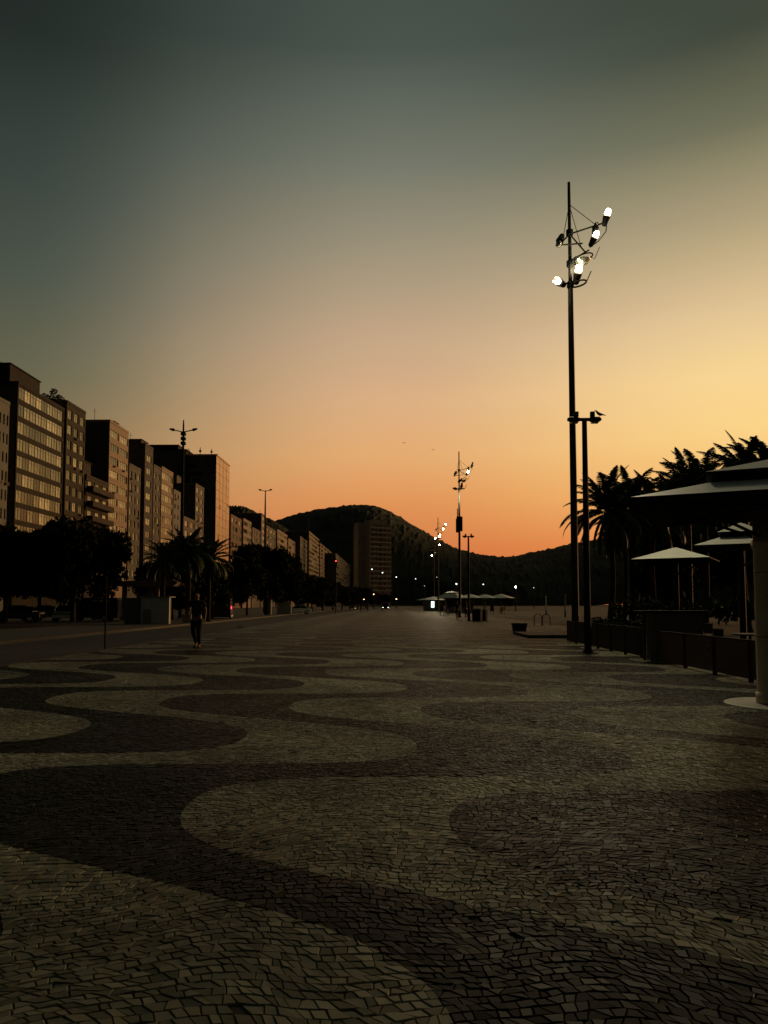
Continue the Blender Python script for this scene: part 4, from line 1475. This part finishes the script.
def person(loc, rz, label, stride=1.0, group=None, top='cloth_dark', hgt=1.0, detail=True, carry=False):
    root = empty('person', loc, rz, label, 'person', group)
    root.scale = (hgt,) * 3
    s = stride
    # y is forward
    N = [(0, 0, .94, (.145, .10)), (0, .01, 1.12, (.13, .09)), (0, .015, 1.30, (.155, .10)), (0, .0, 1.44, (.11, .075)), (0, .01, 1.51, .052), (0, .03, 1.58, (.068, .078)), (0, .03, 1.66, (.075, .09)), (0, .02, 1.71, (.05, .06)),
         # legs 8..
         (-.09, 0, .86, .088), (-.10, .10 * s, .50, .058), (-.10, .08 * s, .30, .054), (-.10, .02 * s, .09, .036), (-.11, .17 * s + .02, .03, (.036, .028)),
         (.09, 0, .86, .088), (.10, -.02 * s, .50, .058), (.10, -.14 * s, .32, .054), (.10, -.26 * s, .13, .036), (.11, -.16 * s, .03, (.036, .028)),
         # arms 18..
         (-.19, 0, 1.42, .052), (-.24, -.06 * s, 1.16, .038), (-.25, .02 * s, .92, .026), (-.25, .04 * s, .87, (.03, .02)),
         (.19, 0, 1.42, .052), (.24, .06 * s, 1.16, .038), (.25, .16 * s, .94, .026), (.25, .20 * s, .89, (.03, .02)),
         # nose, ears
         (0, .115, 1.615, .012), (-.078, .02, 1.62, .014), (.078, .02, 1.62, .014)]
    E = [(0, 1), (1, 2), (2, 3), (3, 4), (4, 5), (5, 6), (6, 7), (0, 8), (8, 9), (9, 10), (10, 11), (11, 12), (0, 13), (13, 14), (14, 15), (15, 16), (16, 17),
         (3, 18), (18, 19), (19, 20), (20, 21), (3, 22), (22, 23), (23, 24), (24, 25), (6, 26), (6, 27), (6, 28)]
    if detail:
        for hb, sx in ((21, -1), (25, 1)):
            hx, hy, hz = N[hb][:3]
            for fi in range(4):
                oy = (fi - 1.5) * .019
                ln = (.035, .041, .038, .03)[fi]
                a = len(N)
                N += [(hx + sx * .004, hy + oy, hz - .035, .0085), (hx, hy + oy + .004, hz - .035 - ln, .008), (hx - sx * .014, hy + oy + .008, hz - .04 - ln * 1.75, .007)]
                E += [(hb, a), (a, a + 1), (a + 1, a + 2)]
            a = len(N)
            N += [(hx - sx * .008, hy + .04, hz - .005, .009), (hx - sx * .014, hy + .055, hz - .035, .008)]
            E += [(hb, a), (a, a + 1)]
    skin_obj('body', N, E, M['skin'], root)
    # shirt
    S_ = [(0, 0, .90, (.168, .125)), (0, .01, 1.12, (.15, .11)), (0, .015, 1.30, (.178, .122)), (0, 0, 1.44, (.13, .095)), (0, .005, 1.485, .065),
          (-.2, 0, 1.42, .07), (-.225, -.03 * s, 1.26, .06), (.2, 0, 1.42, .07), (.225, .03 * s, 1.26, .06)]
    skin_obj('shirt', S_, [(0, 1), (1, 2), (2, 3), (3, 4), (3, 5), (5, 6), (3, 7), (7, 8)], M[top], root)
    Tn = [(0, 0, .95, (.158, .118)), (-.09, 0, .84, .108), (-.10, .10 * s, .50, .078), (-.10, .07 * s, .30, .066), (-.10, .03 * s, .13, .056),
          (.09, 0, .84, .108), (.10, -.02 * s, .50, .078), (.10, -.14 * s, .33, .066), (.10, -.235 * s, .17, .056)]
    skin_obj('trousers', Tn, [(0, 1), (1, 2), (2, 3), (3, 4), (0, 5), (5, 6), (6, 7), (7, 8)], M['cloth_navy'], root)
    skin_obj('hair', [(0, .0, 1.70, (.085, .092)), (0, -.02, 1.655, (.086, .07)), (0, -.035, 1.60, (.07, .045))], [(0, 1), (1, 2)], M['hair'], root)
    for (x, y, z, rt) in ((-.11, .06 * s + .02, .035, 0), (.11, -.22 * s, .04, -18)):
        m_ = MB()
        m_.add([(-.045, -.09, 0), (.045, -.09, 0), (.05, .1, 0), (0, .18, 0), (-.05, .1, 0), (-.04, -.08, .085), (.04, -.08, .085), (.04, .06, .06), (0, .15, .035), (-.04, .06, .06)],
               [(4, 3, 2, 1, 0), (5, 6, 7, 8, 9), (0, 1, 6, 5), (1, 2, 7, 6), (2, 3, 8, 7), (3, 4, 9, 8), (4, 0, 5, 9)])
        sh = m_.build('shoe', M['rubber'], root, loc=(x, y, z - .035), bevel=.008)
        sh.rotation_euler = (R(rt), 0, 0)
    return root


pw = person((on_x(197, 23.8), 23.8, 0), R(172), 'man in dark clothes walking towards the viewer on the left of the promenade', 1.0, hgt=1.0)
pw.scale = (1.14, 1.0, 1.03)
person((on_x(361, 150), 150, 0), R(10), 'left one of two far-off walkers at the end of the tree row', .7, 'far-off walkers on the promenade', hgt=1.0, detail=False)
person((on_x(367.5, 150), 150.5, 0), R(-5), 'right one of two far-off walkers at the end of the tree row', .8, 'far-off walkers on the promenade', hgt=.96, detail=False)
person((on_x(457, 71), 71, 0), R(150), 'person in dark clothes standing left of the second mast foot', .2, 'people near the distant kiosks', hgt=.95, detail=False)
person((on_x(466, 84), 84, 0), R(40), 'person standing before the distant kiosk, right of the second mast', .3, 'people near the distant kiosks', hgt=1.0, detail=False)


# ------------------------------------------------------------------ vehicles
def car(loc, rz, label, paint, prof=None, L_=4.3, W=1.7, lit=False, van=False):
    root = empty('parked_car' if not van else 'parked_van', loc, rz, label, 'car' if not van else 'van', 'vehicles parked beyond the median')
    if van:
        low = [(-2.5, .3), (-2.5, 1.0), (-2.48, 2.0), (-2.35, 2.15), (1.3, 2.15), (1.7, 1.95), (2.15, 1.15), (2.6, .95), (2.65, .35)]
        cab = None
    else:
        low = [(-2.15, .35), (-2.15, .75), (-2.0, .9), (-1.2, .94), (1.0, .94), (1.9, .8), (2.12, .65), (2.15, .35)]
        cab = [(-1.55, .93), (-1.1, 1.36), (-.4, 1.44), (.25, 1.38), (.95, .93)]

    def ext(p, w0, w1, m, name, parent, top=False):
        mb_ = MB()
        n = len(p)
        zs = [q[1] for q in p]
        z0, z1 = min(zs), max(zs)
        def ww(z):
            return w0 + (w1 - w0) * (z - z0) / (z1 - z0)
        vs_ = [(ww(z), y_, z) for y_, z in p] + [(-ww(z), y_, z) for y_, z in p]
        fs_ = [tuple(range(n))[::-1], tuple(range(n, 2 * n))] + [(k, (k + 1) % n, n + (k + 1) % n, n + k) for k in range(n)]
        mb_.add(vs_, fs_)
        return mb_.build(name, m, parent, bevel=.04)
    body = ext(low, W / 2, W / 2 * (.97 if not van else .92), paint, 'body', root)
    if cab:
        ext(cab, W / 2 * .93, W / 2 * .74, M['car_glass'], 'windows', root)
        MB().box(-W * .35, W * .35, -1.0, .2, 1.425, 1.47).build('roof', paint, root, bevel=.03)
        for sx in (-1, 1):
            for y_, y2_ in ((-1.5, -1.08), (-.35, -.35), (.9, .25)):
                MB().tube([(sx * W * .465, y_, .95), (sx * W * .375, y2_, 1.41)], .035, 6).build('pillar', paint, root)
    else:
        MB().box(-W * .44, W * .44, 1.75, 2.02, 1.25, 1.8).build('windscreen', M['car_glass'], root)
    for sx in (-1, 1):
        for y_ in (-1.35, 1.35):
            o = MB().tube([(sx * (W / 2 - .2), y_, .32), (sx * (W / 2 + .01), y_, .32)], .32, 20).build('wheel', M['rubber'], root)
            MB().tube([(sx * (W / 2 + .011), y_, .32), (sx * (W / 2 + .03), y_, .32)], [.2, .16], 14).build('rim', M['mirror'], o)
        yf = 2.13 if not van else 2.62
        MB().box(sx * W * .36 - .14, sx * W * .36 + .14, yf - .05, yf + .04, .62, .76).build('headlight', M['lens_off'] if not lit else M['lamp_far'], root, bevel=.02)
    return root


car((on_x(65, 66), 66, -.13), R(200), 'silver hatchback parked facing the promenade under the big tree', M['car_silver'])
car((on_x(42, 70), 70, -.13), R(110), 'long pale green car parked at the left under the trees', M['car_green'])
car((on_x(16, 62), 62, -.13), R(100), 'grey car nearest the left edge of the picture', M['car_dark'])
car((on_x(93, 68), 68, -.13), R(95), 'dark red van parked side-on right of the silver hatchback', M['car_red'], van=True, W=1.9)
v = car((on_x(222, 74), 74, -.13), R(170), 'dark van with one glowing red tail lamp under the palms', M['car_red'], van=True, W=2.0)
MB().box(1.0, 1.07, -2.53, -2.47, 1.1, 1.35).build('tail_lamp', M['lamp_red'], v)
v.rotation_euler = (0, 0, R(10))
v.children[-1].location = (-.25, 0, .3)
car((on_x(111, 74), 74, -.13), R(95), 'dark car partly behind the white newsstand', M['car_dark'])
car((on_x(298, 118), 118, -.13), R(100), 'small silver car at the start of the low tree row', M['car_silver'])
car((on_x(386, 210), 210, -.13), R(178), 'distant dark van with lit headlights coming round the bend', M['car_dark'], van=True, W=2.0, lit=True)
car((on_x(352, 230), 230, -.13), R(180), 'distant dark car at the far end of the low tree row', M['car_dark'])

# newsstand, bus shelter, small things on the median
p = hit_y(141, 600, 53)
root = empty('newsstand', (p.x, 53, 0), R(-4), 'boxy white newsstand closed for the night on the median', 'kiosk')
ww = hit_y(170, 600, 53).x - p.x
zt = hit_y(150, 597.5, 53).z
MB().box(-1.25, -.003, .1, 1.0, 0, zt - .02).build('rear_wall', mat('newsstand_grey', (.10, .11, .09), .7), root, bevel=.02)
MB().box(0, ww, 0, .22, 0, zt).build('wall', M['paint_white'], root, bevel=.02)
MB().box(.1, ww - .3, .223, 1.2, 0, zt - .01).build('rear_body', bpy.data.materials['newsstand_grey'], root, bevel=.02)
MB().box(.15, ww * .36, -.03, -.003, .05, zt * .55).build('door', mat('newsstand_door', (.22, .23, .19), .6), root)
MB().box(-.08, ww + .08, -.1, 1.0, zt + .003, zt + .08).build('roof', M['conc'], root)
a = hit_y(113, 584, 64)
b = hit_y(178, 584, 64)
zt = hit_y(145, 579, 64).z
root = empty('bus_shelter', (a.x, 64, 0), 0, 'flat-roofed shelter with a thick curved roof behind the newsstand', 'bus shelter')
W_ = b.x - a.x
m = MB()
pr_ = [(0, zt - .45), (.3, zt - .2), (W_ * .55, zt - .1), (W_ * .6, zt + .0), (W_ - .5, zt - .02), (W_, zt - .3), (W_ - .4, zt - .62), (.2, zt - .62)]
n = len(pr_)
m.add([(x_, 0, z_) for x_, z_ in pr_] + [(x_, 2.6, z_) for x_, z_ in pr_], [tuple(range(n))[::-1], tuple(range(n, 2 * n))] + [(k, (k + 1) % n, n + (k + 1) % n, n + k) for k in range(n)][::1])
m.build('roof', M['conc'], root)
for x_ in (.5, W_ * .5, W_ * .6):
    MB().box(x_, x_ + .35, .8, 1.1, 0, zt - .6).build('post', M['conc'], root)
MB().box(.2, W_ * .55, 2.2, 2.3, .8, 1.9).build('back_panel', M['conc'], root)
for (px0, px1, yt, Y, lb) in ((182, 191, 615, 56, 'low pale concrete block just left of the walking man'), (264, 271, 597, 100, 'tall pale utility cabinet at the start of the tree row'), (277, 291, 602, 108, 'wide pale utility cabinet beside the tall one')):
    a = hit_y(px0, yt, Y)
    b = hit_y(px1, yt, Y)
    root = empty('utility_cabinet', (a.x, Y, 0), 0, lb, 'cabinet', 'pale boxes on the median')
    w_ = b.x - a.x
    MB().box(0, w_, 0, .7, 0, a.z).build('body', M['conc'], root, bevel=.02)
    MB().box(-.04, w_ + .04, -.04, .74, a.z + .003, a.z + .05).build('lid', M['conc'], root)
    MB().box(w_ * .5 - .01, w_ * .5 + .01, -.006, 0, .05, a.z - .05).build('door_gap', M['dark_metal'], root)
# thin sign post on the kerb
p = hit_y(106.5, 575, 24.6)
root = empty('sign_post', (p.x, 24.6, -.13), 0, 'thin dark bare post on the cycle lane at the left', 'post')
MB().tube([(0, 0, 0), (0, 0, p.z + .1)], .03, 8).build('pole', M['dark_metal'], root)
MB().lathe([(.07, 0), (.07, .02)], 10).build('base_plate', M['dark_metal'], root)
p = hit_y(336, 560.5, 125)
root = empty('traffic_light', (p.x, 125, -.1), 0, 'red traffic light on a high post before the far apartment blocks', 'traffic light')
MB().tube([(0, 0, 0), (0, 0, p.z - .5)], [.1, .07], 8).build('pole', M['dark_metal'], root)
MB().box(-.2, .2, -.12, .12, p.z - .9, p.z + .25).build('housing', M['dark_metal'], root, bevel=.03)
MB().tube([(0, -.13, p.z), (0, -.2, p.z)], [.11, .08], 12).build('lens', M['lamp_red'], root)
# litter on the road and promenade
lt = MB()
lt.add([(0, 0, 0), (.3, .05, .03), (.32, .2, .01), (.05, .25, .06), (-.15, .12, .02)], [(0, 1, 2, 3, 4)])
lt.add([(0, 0, .004), (.3, .05, .034), (.15, .12, .12), (-.15, .12, .05)], [(0, 1, 2), (0, 2, 3)])
o = lt.build('crumpled_paper', M['phone'])
o.location = (on_x(238, 47), 47, -.125)
o.scale = (1.3, 1.3, 1.5)
tag(o, 'crumpled pale paper lying on the cycle lane', 'litter')


# ------------------------------------------------------------------ birds
def bird(loc, rz, label, flying=False, s=1.0):
    root = empty('bird', loc, rz, label, 'bird', 'birds')
    root.scale = (s, s, s)
    if not flying:
        N = [(0, 0, .10, (.05, .045)), (0, .06, .13, (.045, .045)), (0, .10, .19, .026), (0, .12, .215, .026), (0, .165, .21, .006), (0, -.09, .075, (.035, .018)), (0, -.17, .05, (.03, .006)),
             (-.02, .01, .04, .006), (-.02, .015, 0, .005), (.02, .01, .04, .006), (.02, .015, 0, .005)]
        skin_obj('body', N, [(0, 1), (1, 2), (2, 3), (3, 4), (0, 5), (5, 6), (0, 7), (7, 8), (0, 9), (9, 10)], M['grey_feather'], root)
    else:
        N = [(0, 0, 0, .06), (0, .18, .02, .035), (0, .26, .02, .01), (0, -.22, 0, (.05, .012)), (-.3, .03, .12, (.09, .012)), (-.62, -.06, .04, (.05, .008)), (.3, .03, .12, (.09, .012)), (.62, -.06, .04, (.05, .008))]
        skin_obj('body', N, [(0, 1), (1, 2), (0, 3), (0, 4), (4, 5), (0, 6), (6, 7)], M['grey_feather'], root)
    return root


bird((T.location.x + .47, 21.8, 6.95 - .0), R(75), 'pigeon perched on the right head of the nearest twin-head lamp', s=1.0)
for (px, py, Y, lb) in ((404, 443, 150, 'tiny bird flying high left of the second mast'), (433, 450, 170, 'tiny bird flying just left above the second mast')):
    p = hit_y(px, py, Y)
    bird(p, R(30), lb, True)
